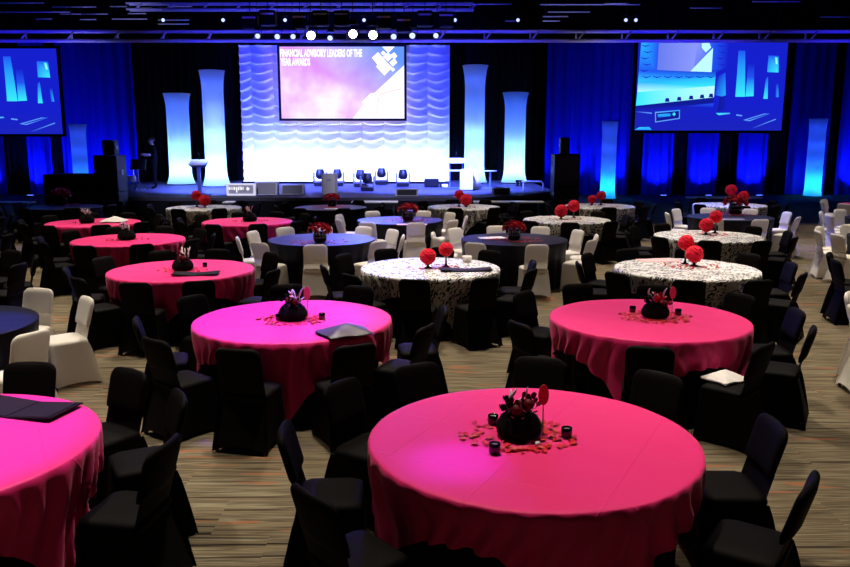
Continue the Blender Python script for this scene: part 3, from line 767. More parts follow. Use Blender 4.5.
# performer: one continuous skinned body, facing the speaker stack
def person():
    p = px_plane(155.5, 188.5, DECK)
    J = {}; E = []; RAD = {}
    def j(n, x, y, z, r, parent=None):
        J[n] = (x, y, z); RAD[n] = r
        if parent: E.append((parent, n))
    # local axes: +x is forward (turned towards -x in the room), y is sideways
    j('pelvis', 0, 0, .93, .135); j('waist', .0, 0, 1.08, .125, 'pelvis'); j('chest', .02, 0, 1.28, .145, 'waist'); j('neckbase', .01, 0, 1.44, .085, 'chest')
    j('neck', .03, 0, 1.51, .05, 'neckbase'); j('jaw', .055, 0, 1.57, .068, 'neck'); j('head', .05, 0, 1.65, .092, 'jaw'); j('crown', .04, 0, 1.725, .062, 'head')
    j('nose', .150, 0, 1.622, .014, 'head')
    for s_, nm in ((1, 'l'), (-1, 'r')):
        j('ear' + nm, .04, s_ * .098, 1.635, .016, 'head')
        j('sh' + nm, .0, s_ * .19, 1.40, .068, 'chest'); j('el' + nm, .03, s_ * .24, 1.13, .048, 'sh' + nm)
        wx, wy = (.27, .10) if s_ > 0 else (.25, -.12)
        j('wr' + nm, wx, wy, 1.17 + .02 * s_, .030, 'el' + nm)
        hx, hy = wx + .075, wy - s_ * .03
        j('pa' + nm, hx, hy, 1.18 + .02 * s_, .030, 'wr' + nm)
        for q in range(4):
            fx = hx + .055 - abs(q - 1.5) * .008; fy = hy + (q - 1.5) * .021
            j('f%d%s' % (q, nm), fx, fy, 1.185 + .02 * s_, .010, 'pa' + nm); j('g%d%s' % (q, nm), fx + .035, fy, 1.165 + .02 * s_, .008, 'f%d%s' % (q, nm))
        j('th' + nm, hx + .02, hy + s_ * -.045, 1.20 + .02 * s_, .011, 'pa' + nm)
        j('hip' + nm, 0, s_ * .09, .88, .10, 'pelvis'); j('kn' + nm, .02 * s_, s_ * .11, .48, .064, 'hip' + nm); j('an' + nm, -.03 + .03 * s_, s_ * .12, .09, .045, 'kn' + nm)
        j('toe' + nm, .13 + .03 * s_, s_ * .13, .038, .036, 'an' + nm)
    names = list(J); me = bpy.data.meshes.new('body'); me.from_pydata([J[q] for q in names], [(names.index(a), names.index(b)) for a, b in E], [])
    o = bpy.data.objects.new('tmp', me); C.objects.link(o)
    o.modifiers.new('s', 'SKIN'); sub = o.modifiers.new('u', 'SUBSURF'); sub.levels = 2
    for i, q in enumerate(names):
        sv = me.skin_vertices[0].data[i]; sv.radius = (RAD[q], RAD[q] * (1.25 if q in ('pelvis', 'waist', 'chest') else 1)); sv.use_root = (q == 'pelvis')
    bpy.context.view_layer.update()
    ev = bpy.data.meshes.new_from_object(o.evaluated_get(bpy.context.evaluated_depsgraph_get()))
    bpy.data.objects.remove(o)
    ev.materials.clear(); ev.materials.append(M['cloth_black']); ev.materials.append(M['skin'])
    lo = min(v.co.z for v in ev.vertices)
    for v in ev.vertices: v.co.z -= lo
    for f in ev.polygons:
        c = f.center; f.use_smooth = True
        if c.z > 1.50 - lo or (c.x > .085 and 1.02 < c.z < 1.3 and c.x > .13): f.material_index = 1
    root = thing('person', 'person in black clothes on stage with forearms raised, beside a glowing column', 'person', p, PI * 1.16)
    link('body', ev, root)
    h_ = MB(); h_.ball((.03, 0, 1.685 - lo), .105, 14, 10, .85); 
    hm = h_.mesh('hair', 'hair_dark', True)
    bm = bmesh.new(); bm.from_mesh(hm); bmesh.ops.delete(bm, geom=[v for v in bm.verts if v.co.x > .085 and v.co.z < 1.72 - lo or v.co.z < 1.61 - lo], context='VERTS'); bm.to_mesh(hm); bm.free()
    link('hair', hm, root)
person()

# folding tables before the stage
def long_table(label, u0, u1, v, dp=.45):
    a, b = px_plane(u0, v, .74), px_plane(u1, v, .74); L_ = b.x - a.x
    t = thing('folding_table', label, 'table', ((a.x + b.x) / 2, min((a.y + b.y) / 2 + dp / 2, 22.55 - dp / 2 if abs(a.x + 3) < 8 else 99), 0))
    MB().box(-L_ / 2, L_ / 2, -dp / 2, dp / 2, .70, .74, .01).obj('table_top', 'plastic_white', t)
    lg = MB().tube([(0, 0, 0), (0, 0, .70)], .018, 8).mesh('leg', 'dark_steel', True)
    for sx in (-1, 1):
        for sy in (-1, 1): link('leg', lg, t, (sx * (L_ / 2 - .12), sy * (dp / 2 - .08), 0))
for a in (('bare white folding table below the moving-head lights', 352, 398, 201), ('bare white folding table before the cocktail table end of the stage', 473, 542, 200.5),
          ('bare white folding table beside the road cases, cut by the picture edge', -30, 28, 202.5), ('bare white folding table below the wide screen', 690, 763, 197.5), ('short white folding table under the lit sign box', 222, 232, 202)):
    long_table(*a)

# ------------------------------------------------------------------ tables, cloths, chairs
TR = .915
TBL = {}
def cloth_mesh(name, m, kind, seed, folds):
    """kind 'square': 2.3 m square cloth over a round top; kind 'round': floor-length"""
    rnd = random.Random(seed); seg = 288; b = MB(); rings = []; uvs = []
    ph = [rnd.uniform(0, 6.28) for _ in range(4)]
    zt_ = .768 if kind == 'square' else .762
    half = 1.16
    def fold(th): return .55 * math.sin(folds * th + ph[0]) + .3 * math.sin((folds * .5 + .5) // 1 * th + ph[1]) + .25 * math.sin((folds + 5) * th + ph[2])
    for r in (0.0, .25, .5, .75, .88, TR - .012):
        rings.append(([(r * math.cos(2 * PI * i / seg), r * math.sin(2 * PI * i / seg), zt_ + .0012 * math.sin(5 * r + i * .2)) for i in range(seg)] if r else None, r))
    nd = 12 if kind == 'square' else 9
    drops = []
    for k in range(nd + 1):
        t = k / nd; ring = []; rr = []
        for i in range(seg):
            th = 2 * PI * i / seg
            if kind == 'square':
                mx = half / max(abs(math.cos(th)), abs(math.sin(th)))
                drop = (mx - TR); corner = max(0, (drop - .24) / .5)
                e = t * drop
                amp = min(.040, .22 * e + .001) * (.75 + .25 * min(1, corner))
                fv = max(-1, min(1, fold(th + .05 * math.sin(3 * th + 4 * t))))
                fv = math.copysign(abs(fv) ** .8, fv)
                rad = TR + .006 * min(1, e / .02) - .05 * min(1, e / .32) ** 1.3 + amp * fv
                z = zt_ - .006 - e * .985
                rr.append(TR + e)
            else:
                e = t * .752
                rad = TR - .012 - .11 * min(1, e / .25) * (1 if m == 'black_underlay' else .25) + min(.022, .06 * e) * fold(th) * .8 - .02 * e
                z = zt_ - .004 - e
                rr.append(TR + e)
            ring.append((rad * math.cos(th), rad * math.sin(th), z))
        drops.append((ring, rr))
    vs = [(0, 0, zt_)]; uv = [(0, 0)]; fs = []; prev = None
    def put(ring, rr):
        nonlocal prev
        s0 = len(vs)
        for i, p in enumerate(ring):
            vs.append(p); th = 2 * PI * i / seg; uv.append((rr[i] * math.cos(th), rr[i] * math.sin(th)))
        for i in range(seg):
            jx = (i + 1) % seg
            if prev is None: fs.append((0, s0 + i, s0 + jx))
            else: fs.append((prev + i, s0 + i, s0 + jx, prev + jx))
        prev = s0
    for ring, r in rings:
        if ring: put(ring, [r] * seg)
    for ring, rr in drops: put(ring, rr)
    d = bpy.data.meshes.new(name); d.from_pydata(vs, [], fs); d.update()
    ul = d.uv_layers.new(name='UVMap')
    for lp in d.loops: ul.data[lp.index].uv = uv[lp.vertex_index]
    d.polygons.foreach_set('use_smooth', [True] * len(d.polygons)); d.materials.append(M[m])
    return d
CL = {}
for m in ('pink_satin', 'red_satin', 'damask'):
    CL[m] = [cloth_mesh('overlay_cloth', m, 'square', 11 + q, (36, 40, 33)[q]) for q in range(3)]
CL['under'] = cloth_mesh('underlay_cloth', 'black_underlay', 'round', 31, 24)
CL['black'] = [cloth_mesh('tablecloth', 'black_satin', 'round', 41 + q, 24 + q) for q in range(2)]
top_m = MB().lathe([(TR - .05, .728), (TR - .045, .73), (TR - .045, .752), (TR - .05, .754)], 40).mesh('tabletop', 'table_board')
leg_m = MB().tube([(0, 0, 0), (0, 0, .73)], .016, 8).mesh('leg', 'dark_steel')

# chairs --------------------------------------------------------------
def rrect(x0, x1, y0, y1, r, z, n=4):
    out = []
    for cx, cy, a0 in ((x1 - r, y1 - r, 0), (x0 + r, y1 - r, 90), (x0 + r, y0 + r, 180), (x1 - r, y0 + r, 270)):
        for k in range(n + 1):
            a = R(a0 + 90 * k / n); out.append((cx + r * math.cos(a), cy + r * math.sin(a), z))
    return out
def chair_meshes(m):
    d = {}
    b = MB()
    rg = [rrect(-.190, .190, -.175, .165, .05, .405), rrect(-.200, .200, -.185, .175, .05, .43), rrect(-.197, .197, -.182, .172, .055, .452), rrect(-.175, .175, -.165, .15, .06, .468), rrect(-.10, .10, -.09, .08, .06, .474)]
    b.loft(rg, True, True); d['seat'] = b.mesh('seat', m, True)
    # upper back: padded panel with round shoulders, leaning back
    b = MB(); rings = []
    z0, z1 = .575, .850
    for k in range(14):
        s_ = k / 13; z = z0 + (z1 - z0) * (1 - (1 - s_) ** 1.5)
        y = -.155 - (z - .45) * .27
        hwid = .182 + .006 * (z - z0) / (z1 - z0); th = .028
        dz = z1 - z
        if dz < .075: q = 1 - dz / .075; hwid -= .075 * (1 - math.sqrt(max(0, 1 - q * q))); th *= math.sqrt(max(.02, 1 - q ** 3))
        if k == 0: th *= .55
        ring = []
        for i in range(20):
            a = 2 * PI * i / 20; ca, sa = math.cos(a), math.sin(a)
            ex = math.copysign(abs(ca) ** .35, ca); ey = math.copysign(abs(sa) ** .7, sa)
            ring.append((hwid * ex, y + th * ey - .02 * (1 - (ex) ** 2) + .01, z))
        rings.append(ring)
    b.loft(rings, True, True); d['backrest'] = b.mesh('backrest', m, True)
    # stretched cover below the panel, then the rear curtain of fabric down to the floor
    b = MB(); rings = []
    for k in range(12):
        s_ = k / 11; z = .60 - .592 * s_
        if z > .40: y = -.160 - (z - .45) * .27 - .012; hwid = .186
        else:
            q = (.40 - z) / .40; y = -.160 + .05 * .27 - .012 - .12 * q ** .8; hwid = .192 + .042 * q
        row = []
        for i in range(11):
            u = -1 + 2 * i / 10
            hem = .055 * (1 - abs(u) ** 2.5) * max(0, s_ - .75) / .25
            row.append((hwid * u, y + .012 * abs(u) ** 3, z + hem))
        rings.append(row)
    b.loft(rings, closed=False); d['back_cover'] = b.mesh('back_cover', m, True)
    # skirt: front and sides with pockets over the legs
    b = MB(); rings = []
    for k in range(8):
        s_ = k / 7; z = .43 - .424 * s_; row = []
        xw, yf, yb = .199 + .034 * s_, .174 + .020 * s_, -.178 - .10 * s_ ** .8
        path = [(-xw, yb)] + [(-xw, yb + (yf - yb) * t) for t in (.12, .3, .5, .7, .88)] + [(-xw + .02, yf)] + [(-xw + 2 * xw * t, yf) for t in (.15, .32, .5, .68, .85)] + [(xw - .02, yf)] + [(xw, yb + (yf - yb) * t) for t in (.88, .7, .5, .3, .12)] + [(xw, yb)]
        for i, (x, y) in enumerate(path):
            t = (i % 6) / 6; bow = math.sin(PI * t) ** .8
            hem = .03 * bow * max(0, s_ - .7) / .3
            nx, ny = (-1, 0) if i < 6 else ((0, 1) if i < 12 else (1, 0))
            row.append((x - nx * .035 * bow * s_, y - ny * .035 * bow * s_, z + hem))
        rings.append(row)
    b.loft(rings, closed=False); d['skirt'] = b.mesh('skirt', m, True)
    d['foot'] = MB().lathe([(.014, 0), (.018, .004), (.016, .03)], 8).mesh('foot', 'foot_rubber')
    return d
CH = {'black': chair_meshes('black_spandex'), 'white': chair_meshes('white_spandex')}
def chair(colr, x, y, rz, label, group, feet):
    t = thing('banquet_chair', label, 'chair', (x, y, 0), rz, group); k = CH[colr]
    for nm in ('seat', 'backrest', 'back_cover', 'skirt'): link(nm, k[nm], t)
    if feet:
        for fx in (-.20, .20):
            for fy in (-.25, .165): link('foot', k['foot'], t, (fx, fy, 0))
    return t

# table-top dressing -------------------------------------------------------
ZT = .770
def petals(x, y, n, rad, seed, label, m='petal_red', hole=.08, z=ZT):
    rnd = random.Random(seed); b = MB()
    for _ in range(n):
        a = rnd.uniform(0, 6.28); q = hole + (rad - hole) * rnd.random() ** .8; px_, py_ = q * math.cos(a) * 1.25, q * math.sin(a)
        s_ = rnd.uniform(.012, .026); r_ = rnd.uniform(0, 6.28); cs, sn = math.cos(r_), math.sin(r_); pts = []
        for ux, uy, uz in ((-1, 0, .1), (-.4, .7, .5), (.5, .6, .4), (1, 0, .1), (.5, -.6, .5), (-.4, -.7, .4)):
            pts.append((px_ + s_ * (ux * cs - uy * sn), py_ + s_ * (ux * sn + uy * cs), .001 + s_ * uz * .9))
        pts.append((px_, py_, .001)); b.add(pts, [(6, k, (k + 1) % 6) for k in range(6)])
    o = b.obj('scattered_petals', m, None, True, (x, y, z)); tag(o, label, 'petals', None, 'stuff')
def rose_mesh(name, m, r):
    b = MB(); rnd = random.Random(5)
    b.ball((0, 0, 0), r * .55, 8, 6, 1.0)
    for ring, (n, rr, tilt) in enumerate(((4, .55, .25), (5, .8, .55), (6, 1.0, .95))):
        for k in range(n):
            a = 2 * PI * k / n + ring * .6; pts = []
            for u, v in ((-.5, -.3), (.5, -.3), (.62, .35), (.3, .75), (-.3, .75), (-.62, .35)):
                rad = r * rr * (.75 + tilt * .45 * max(0, v)); th = a + u * 1.5 / n * 3.6 / 2
                pts.append((rad * math.cos(th), rad * math.sin(th), r * (v * (1.05 - .35 * tilt) - .05)))
            b.add(pts, [(0, 1, 2, 5), (5, 2, 3, 4)])
    return b.mesh(name, m, True)
ROSE = rose_mesh('rose', 'rose_red', .045); ROSE_D = rose_mesh('rose', 'rose_dark', .05); ROSE_B = rose_mesh('dark_blossom', 'tuft_black', .03)
def tuft_mesh():
    b = MB(); rnd = random.Random(3)
    b.lathe([(.10, 0), (.125, .02), (.13, .06), (.105, .11), (.06, .145), (.01, .155)], 18)
    for _ in range(260):
        a = rnd.uniform(0, 6.28); ph = rnd.uniform(0, 1.45); r0 = .118
        dx, dy, dz = math.sin(ph) * math.cos(a), math.sin(ph) * math.sin(a), math.cos(ph)
        c = Vector((dx * r0, dy * r0, .035 + dz * .115)); tip = c + Vector((dx, dy, dz * .8)) * rnd.uniform(.012, .035) + Vector((0, 0, rnd.uniform(-.01, .01)))
        side = Vector((-dy, dx, 0)) if ph > .05 else Vector((1, 0, 0)); side = side.normalized() * .008
        b.add([c - side, c + side, tip], [(0, 1, 2)])
    return b.mesh('black_tuft', 'tuft_black')
TUFT = tuft_mesh()
FEATH = {}
def feather(seed):
    rnd = random.Random(seed); b = MB(); h_ = rnd.uniform(.10, .17); bend = rnd.uniform(-.04, .04); pts = []
    for k in range(7):
        s_ = k / 6; pts.append((bend * s_ * s_ * 2, .01 * math.sin(5 * s_), h_ * s_ - .02 * s_ ** 3))
    b.tube(pts, [.005, .005, .006, .007, .008, .008, .003], 6); return b.mesh('feather_curl', 'feather_white', True)
FE = [feather(q) for q in range(4)]
PAD = MB().lathe([(.0001, 0), (.001, 0)], 4)
def paddle_mesh(m):
    b = MB(); n = 20
    ring0 = [(.030 * math.cos(2 * PI * k / n), -.004, .060 * math.sin(2 * PI * k / n)) for k in range(n)]; ring1 = [(x, .004, z) for x, y, z in ring0]
    b.loft([ring0, ring1], True, True); return b.mesh('paddle', m)
PADM = {'red': paddle_mesh('paddle_red'), 'pink': paddle_mesh('paddle_pink')}
def feather_piece(x, y, label, big, paddle=None, roses=(), feathers=5, seed=0, sc=1.0, pdx=.10):
    rnd = random.Random(seed); t = thing('centrepiece', label, 'centrepiece', (x, y, ZT)); t.scale = (sc,) * 3
    link('black_tuft', TUFT, t)
    for k in range(3): o = link('dark_blossom', ROSE_B, t, (-.075 + rnd.uniform(-.02, .03), rnd.uniform(-.03, .03), .15 + k * .03)); 
    for k in range(feathers):
        o = link('feather_curl', FE[k % 4], t, (rnd.uniform(-.06, .07), rnd.uniform(-.04, .04), .125)); o.rotation_euler = (rnd.uniform(-.4, .4), rnd.uniform(-.5, .5), rnd.uniform(0, 6))
    for rx, rz_, kind in roses:
        o = link('rose', ROSE if kind else ROSE_D, t, (rx, -.05, rz_)); o.rotation_euler = (.9, .2, 0); o.scale = (1.25,) * 3
    if paddle:
        s_ = MB().tube([(0, 0, .0), (0, 0, .175)], .004, 6).obj('paddle_stick', 'feather_white', t, False, (pdx, .01, .0)); link('paddle', PADM[paddle], s_, (0, 0, .232))
    return t
vot = {'h': MB().lathe([(.026, 0), (.030, .003), (.031, .055), (.027, .058), (.025, .05), (.024, .012)], 16).mesh('holder', 'votive_black', True), 'c': MB().lathe([(.022, .012), (.022, .046), (.018, .049)], 12).mesh('candle', 'wax', True)}
def votive(x, y, label, group, z=ZT):
    t = thing('votive_candle', label, 'candle', (x, y, z), 0, group); link('holder', vot['h'], t); link('candle', vot['c'], t)
def pom_mesh():
    b = MB(); b.ball((0, 0, 0), 1.0, 22, 16, .95, .07, random.Random(2)); return b.mesh('flower_ball', 'pompom_red', False)
POM = pom_mesh()
def pompom(x, y, r, stem, label, group=None):
    r *= .86; stem *= .85
    t = thing('flower_ball_stand', label, 'centrepiece', (x, y, ZT), 0, group)
    MB().lathe([(.05, 0), (.052, .008), (.02, .02), (.013, .05), (.012, stem - .02), (.03, stem), (.035, stem + .015)], 14).obj('candlestick', 'votive_black', t, True)
    o = link('flower_ball', POM, t, (0, 0, stem + r * .95)); o.scale = (r, r, r)
def bouquet(x, y, label, sc=1.0, seed=0):
    rnd = random.Random(seed); t = thing('rose_bouquet', label, 'bouquet', (x, y, ZT)); t.scale = (sc,) * 3
    MB().lathe([(.07, 0), (.085, .02), (.09, .08), (.075, .13), (.08, .14)], 18).obj('vase', 'votive_black', t, True)
    for k in range(19):
        ga = k * 2.39996; ph = math.acos(1 - .95 * (k + .5) / 19); rr = .125
        o = link('rose', ROSE if k % 4 else ROSE_D, t, (rr * math.sin(ph) * math.cos(ga) * 1.1, rr * math.sin(ph) * math.sin(ga) * 1.1, .14 + rr * .75 * math.cos(ph)))
        o.rotation_euler = Vector((math.sin(ph) * math.cos(ga), math.sin(ph) * math.sin(ga), math.cos(ph))).to_track_quat('Z', 'Y').to_euler()
def folder(x, y, rz, wd, dp, label, m='folder_dark'):
    t = thing('menu_folder', label, 'folder', (x, y, ZT), rz)
    for s_ in (-1, 1):
        b = MB(); b.loft([[(0, -dp / 2, 0), (s_ * wd / 2, -dp / 2, .018), (s_ * wd / 2, dp / 2, .018), (0, dp / 2, 0)], [(0, -dp / 2, .006), (s_ * wd / 2, -dp / 2, .026), (s_ * wd / 2, dp / 2, .026), (0, dp / 2, .006)]], True, True)
        b.obj('cover', m, t)
        b = MB(); k = .46; b.loft([[(s_ * .012, -dp * k, .0065), (s_ * wd * k, -dp * k, .0265), (s_ * wd * k, dp * k, .0265), (s_ * .012, dp * k, .0065)], [(s_ * .012, -dp * k, .0085), (s_ * wd * k, -dp * k, .0285), (s_ * wd * k, dp * k, .0285), (s_ * .012, dp * k, .0085)]], True, True)
        b.obj('page', 'page_dark', t)
def napkin(x, y, z, rz, wd, dp, ht, m, label, seed=0):
    rnd = random.Random(seed); b = MB(); n = 10; top = []
    rows = []
    for j in range(n + 1):
        row = []
        for i in range(n + 1):
            u, v = i / n * 2 - 1, j / n * 2 - 1
            zz = ht * max(0, 1 - .9 * max(abs(u), abs(v))) ** .9 + .012 + .008 * math.sin(5 * u + 3 * v) * (1 - abs(u)) 
            row.append((u * wd / 2 * (1 + .06 * math.sin(3 * v)), v * dp / 2, zz))
        rows.append(row)
    low = [[(x_, y_, max(.0, z_ - .012)) for x_, y_, z_ in r] for r in rows]
    b.loft(rows, closed=False); b.loft(low, closed=False)
    o = b.obj('folded_napkin', m, None, True, (x, y, z)); o.rotation_euler = (0, 0, rz); tag(o, label, 'napkin')
    return o

# table list: id, x, y, cloth, chair colour, rotation of the cloth, phrase, chair angles
def even(n, ph, skip=()): return [ph + 360 / n * k for k in range(n) if k not in skip]
TABLES = [
 ('T1', .60, 4.18, 'pink_satin', 'black', 62, 'the pink table with three black votives', [82, 118, 147, 181, 216, 46, 3, -31]),
 ('T2', -1.23, 7.17, 'pink_satin', 'black', 50, 'the violet-lit pink table', [-96, -61, -133, -166, -27, 4, 70, 104, 150]),
 ('T3', 2.10, 7.22, 'pink_satin', 'black', 20, 'the pink table with a napkin-draped chair', [-160, -105, -75, -30, 0, 36, 70, 106, 142]),
 ('T4', -2.75, 4.05, 'pink_satin', 'black', 30, 'the pink table with an open folder', [95, 62, 28, -4]),
 ('T5', -4.50, 6.95, 'black', 'white', 0, 'the dark table behind the open-folder table', [76, 38, -28, 112]),
 ('T6', -3.15, 10.05, 'pink_satin', 'black', 40, 'the pink table with a long menu', [-97, -66, -130, -165, -22, 48, 84, 120, 158]),
 ('T7', -5.02, 13.25, 'pink_satin', 'black', 45, 'the pink table behind the long-menu one', even(10, -98)),
 ('T8', -6.80, 16.10, 'pink_satin', 'black', 30, 'the pink table with a white napkin', even(10, -100)),
 ('T9', -3.69, 16.33, 'pink_satin', 'black', 10, 'the pink table below the sign box', even(10, -104)),
 ('T10', -1.76, 13.32, 'black', 'white', 0, 'the dark table behind the violet-lit one', [-89, -128, -163, 161, 127, 96, 62, 30, -4, -42]),
 ('T11', .07, 10.24, 'damask', 'black', 66, 'the damask table with a dark tray', [-98, -62, -134, -168, -26, 4, 48, 84, 120, 152]),
 ('T12', 1.52, 13.34, 'black', 'white', 0, 'the dark table with white papers', [-80, -124, -160, -34, -2, 27, 60, 96, 135, 170]),
 ('T13', 3.42, 10.17, 'damask', 'black', 35, 'the damask table with a pink paper', even(10, -108)),
 ('T14', 4.98, 13.77, 'damask', 'black', 55, 'the damask table behind the pink-paper one', even(10, -108)),
 ('T15', 3.01, 16.69, 'damask', 'black', 20, 'the damask table behind the papers table', even(10, -95)),
 ('T16', .99, 20.05, 'damask', 'black', 40, 'the damask table below the white cabinet', even(9, -100)),
 ('T17', -2.38, 19.9, 'black', 'black', 0, 'the dark table below the grey case', even(8, -70)),
 ('T18', -.53, 16.63, 'black', 'white', 0, 'the dark table with a pink runner', [-118, -75, -150, -36, 0, 40, 70, 118, 165]),
 ('T19', -5.55, 19.8, 'damask', 'black', 15, 'the damask table below the single-post podium', even(9, -100)),
 ('T20', 4.47, 20.3, 'damask', 'black', 60, 'the damask table below the cyan column', even(9, -90)),
 ('T21', 8.00, 20.7, 'damask', 'black', 25, 'the damask table below the wide screen', even(9, -100)),
 ('T22', 6.74, 17.36, 'black', 'white', 0, 'the dark table below the wide screen', [-125, -86, -40, 10, 52, 92, 128, 176]),
 ('T23', 11.9, 20.7, 'red_satin', 'white', 40, 'the red table beyond the cyan column', [170, 205, 240, 275, 135]),
 ('T26', -9.17, 20.05, 'black', 'black', 0, 'the dark table before the road cases', even(8, -60)),
 ('T27', 5.50, 7.20, 'black', 'white', 0, 'an unseen table past the napkin-draped chair', [141, 176]),
 ('T28', 6.85, 10.2, 'pink_satin', 'black', 0, 'an unseen table past the pink-paper table', [140, 172, 206]),
 ('T29', 8.35, 13.6, 'black', 'white', 0, 'an unseen table past the flower-ball tables', [104, 136, 164, 192, 222]),
 ('T30', 10.1, 17.0, 'black', 'white', 0, 'an unseen table before the red table', [110, 146, 180, 215, 250]),
 ('T31', -6.62, 10.1, 'pink_satin', 'black', 0, 'an unseen table beside the long-menu table', [60, 30, 0, -34]),
 ('T32', -8.50, 13.3, 'black', 'black', 0, 'an unseen table beyond the picture edge', [70, 36, 2, -32, -66]),
 ('T33', -10.3, 16.6, 'black', 'black', 0, 'an unseen table beside the white-napkin table', [64, 30, -4, -38]),
]
rng = random.Random(99)
TP = {}
for tid, x, y, cl, cc, rot, phrase, angs in TABLES:
    TP[tid] = (x, y)
    ph = phrase
    t = thing('banquet_table', 'round banquet table itself, beneath the cloth, of ' + ph, 'table', (x, y, 0), rng.uniform(0, 1))
    link('tabletop', top_m, t)
    for k in range(4): link('leg', leg_m, t, (.55 * math.cos(PI / 4 + k * PI / 2), .55 * math.sin(PI / 4 + k * PI / 2), 0))
    v = rng.randrange(3)
    nm = {'pink_satin': 'pink satin', 'red_satin': 'red satin', 'damask': 'black and white damask'}.get(cl)
    if cl == 'black':
        o = link('tablecloth', CL['black'][v % 2], None, (x, y, 0), R(rot)); tag(o, 'floor-length black satin tablecloth of ' + phrase, 'tablecloth', 'black satin tablecloths')
    else:
        o = link('underlay_cloth', CL['under'], None, (x, y, 0), R(rot)); tag(o, 'floor-length black underlay cloth of ' + phrase, 'tablecloth', 'black underlay cloths')
        o = link('overlay_cloth', CL[cl][v], None, (x, y, 0), R(rot)); tag(o, 'square ' + nm + ' cloth on ' + phrase, 'tablecloth', nm + ' cloths')
    for a in angs:
        jr = rng.uniform(.0, .05); ja = rng.uniform(-2, 2); tw = rng.uniform(-6, 6)
        if tid == 'T3' and a == -75: ja, tw = 4, 26
        rc = 1.115 + jr
        ca = R(a + ja); cxx, cyy = x + rc * math.cos(ca), y + rc * math.sin(ca)
        s_, c_ = math.sin(ca), math.cos(ca)
        side = ('facing the road cases', 'backing stage, facing road cases', 'backing the stage', 'backing stage and road cases', 'backing the road cases',
                'facing stage, backing road cases', 'facing the stage', 'facing stage and road cases')[int(((math.degrees(ca) + 22.5) % 360) // 45)]
        lab = ('white' if cc == 'white' else 'black') + ' covered chair ' + side + ' at ' + phrase
        chair(cc, cxx, cyy, ca + PI / 2 + R(tw), lab, 'chairs at ' + phrase, y < 11.5)

def at(u, v): 
    p = px_plane(u, v, ZT); return p.x, p.y
# T1
x, y = .53, 4.22
feather_piece(x, y, 'black tufted centrepiece with red rose and red paddle on the nearest pink table'.replace('nearest ', '') + ' with votives', True, 'red', ((.045, .20, 0), (-.02, .165, 0)), 6, 1, 1.0, .135)
petals(x, y, 150, .27, 1, 'red petals strewn round the centrepiece of the pink table with votives', hole=.12)
for u, v in ((494.5, 453), (566.5, 437), (493, 424)):
    votive(*at(u, v), 'black glass votive candle on the pink table with three votives', 'votives on the three-votive table')
b_, c_ = at(537.5, 446)
t = thing('glass_gem', 'small clear glass gem among the petals by the tufted centrepiece', 'gem', (b_, c_, ZT)); MB().ball((0, 0, .014), .016, 8, 6, .8).obj('gem', 'glass_clear', t)
# T2
x, y = at(293, 319)
feather_piece(x, y, 'black tufted centrepiece with pale feathers on the violet-lit pink table', True, 'pink', ((.02, .17, 0),), 12, 2, 1.05, .13)
petals(x, y - .02, 120, .26, 2, 'red petals round the centrepiece of the violet-lit pink table', hole=.12)
votive(*at(322, 319), 'black votive candle beside the pink paddle on the violet-lit table', None)
votive(*at(279, 320), 'black votive candle left of petals on the violet-lit table'.replace('left of', 'amid'), None)
x, y = at(345, 334)
napkin(x, y, ZT, .5, .42, .34, .085, 'napkin_dark', 'dark purple folded napkin near the edge of the violet-lit pink table', 2)
# T3
x, y = at(655, 317)
feather_piece(x, y, 'black tufted centrepiece with white blooms on the napkin-draped chair table', True, 'pink', ((.0, .19, 1), (.07, .14, 0)), 9, 3, 1.0, .16)
petals(x, y, 170, .28, 3, 'red petals round the centrepiece of the napkin-draped chair table', hole=.11)
for q, u, v in ((0, 632.5, 312), (1, 678, 315)):
    votive(*at(u, v), ('dark votive candle beside the white blooms at the napkin-draped chair table', 'dark votive candle beside the paddle at the napkin-draped chair table')[q], None)
# T4
x, y = at(24, 410)
folder(x, y, -.25, .62, .30, 'open black folder lying on the pink table cut by the picture edge')
# T6
x, y = at(183, 270)
feather_piece(x, y, 'black tufted centrepiece with pink feathers on the long-menu table', True, None, ((.03, .15, 0),), 12, 4, 1.05)
petals(x, y, 60, .26, 4, 'dark red petals round the long-menu table centrepiece', hole=.1)
x, y = at(196, 274.5); folder(x, y, .1, .56, .26, 'long dark menu folder on the pink table in front of its centrepiece')
votive(*at(205, 267), 'dark votive beside the centrepiece of the long-menu table', None)
# T7..T9
for q, (u, v, lab) in enumerate(((127, 239.5, 'pink table behind the long-menu one'), (87, 223, 'white-napkin pink table'), (250, 221, 'pink table below the sign box'))):
    x, y = at(u, v)
    feather_piece(x, y, 'black tufted centrepiece with pale feathers on the ' + lab, True, None, (), 12, 5 + q, 1.15)
    petals(x, y, 50, .30, 10 + q, 'dark red petals scattered on the ' + lab, 'rose_red', .1)
x, y = at(114, 222); napkin(x, y, ZT, .2, .50, .42, .11, 'paper_white', 'white peaked napkin lying on a far pink table near the stage', 4)
# rose tables
for q, (tid, u, v, lab, s_) in enumerate((('T10', 320, 242, 'the dark table behind the violet-lit table', 1.25), ('T12', 514, 239.5, 'the dark table with white papers', 1.25), ('T18', 408, 220, 'the dark table with a pink paper runner', 1.4), ('T17', 332, 206.5, 'the blue-lit dark table below the grey case', 1.3), ('T22', 735, 214, 'the dark table below the wide screen', 1.7), ('T26', 62, 204.5, 'the dark table before the road cases', 1.7))):
    x, y = at(u, v)
    bouquet(x, y, 'red rose bouquet on ' + lab, s_, q)
    petals(x, y - .02, 120, .40, 20 + q, 'crimson petals round the roses on ' + lab, hole=.1)
def paper(x, y, rz, wd, dp, m, label, n=2):
    t = thing('paper_sheets', label, 'paper', (x, y, ZT), rz)
    for k in range(n):
        o = MB().box(-wd / 2, wd / 2, -dp / 2, dp / 2, .001 + k * .004, .004 + k * .004).obj('sheet', m, t); o.rotation_euler = (0, 0, k * .2); o.location = (k * .03, 0, 0)
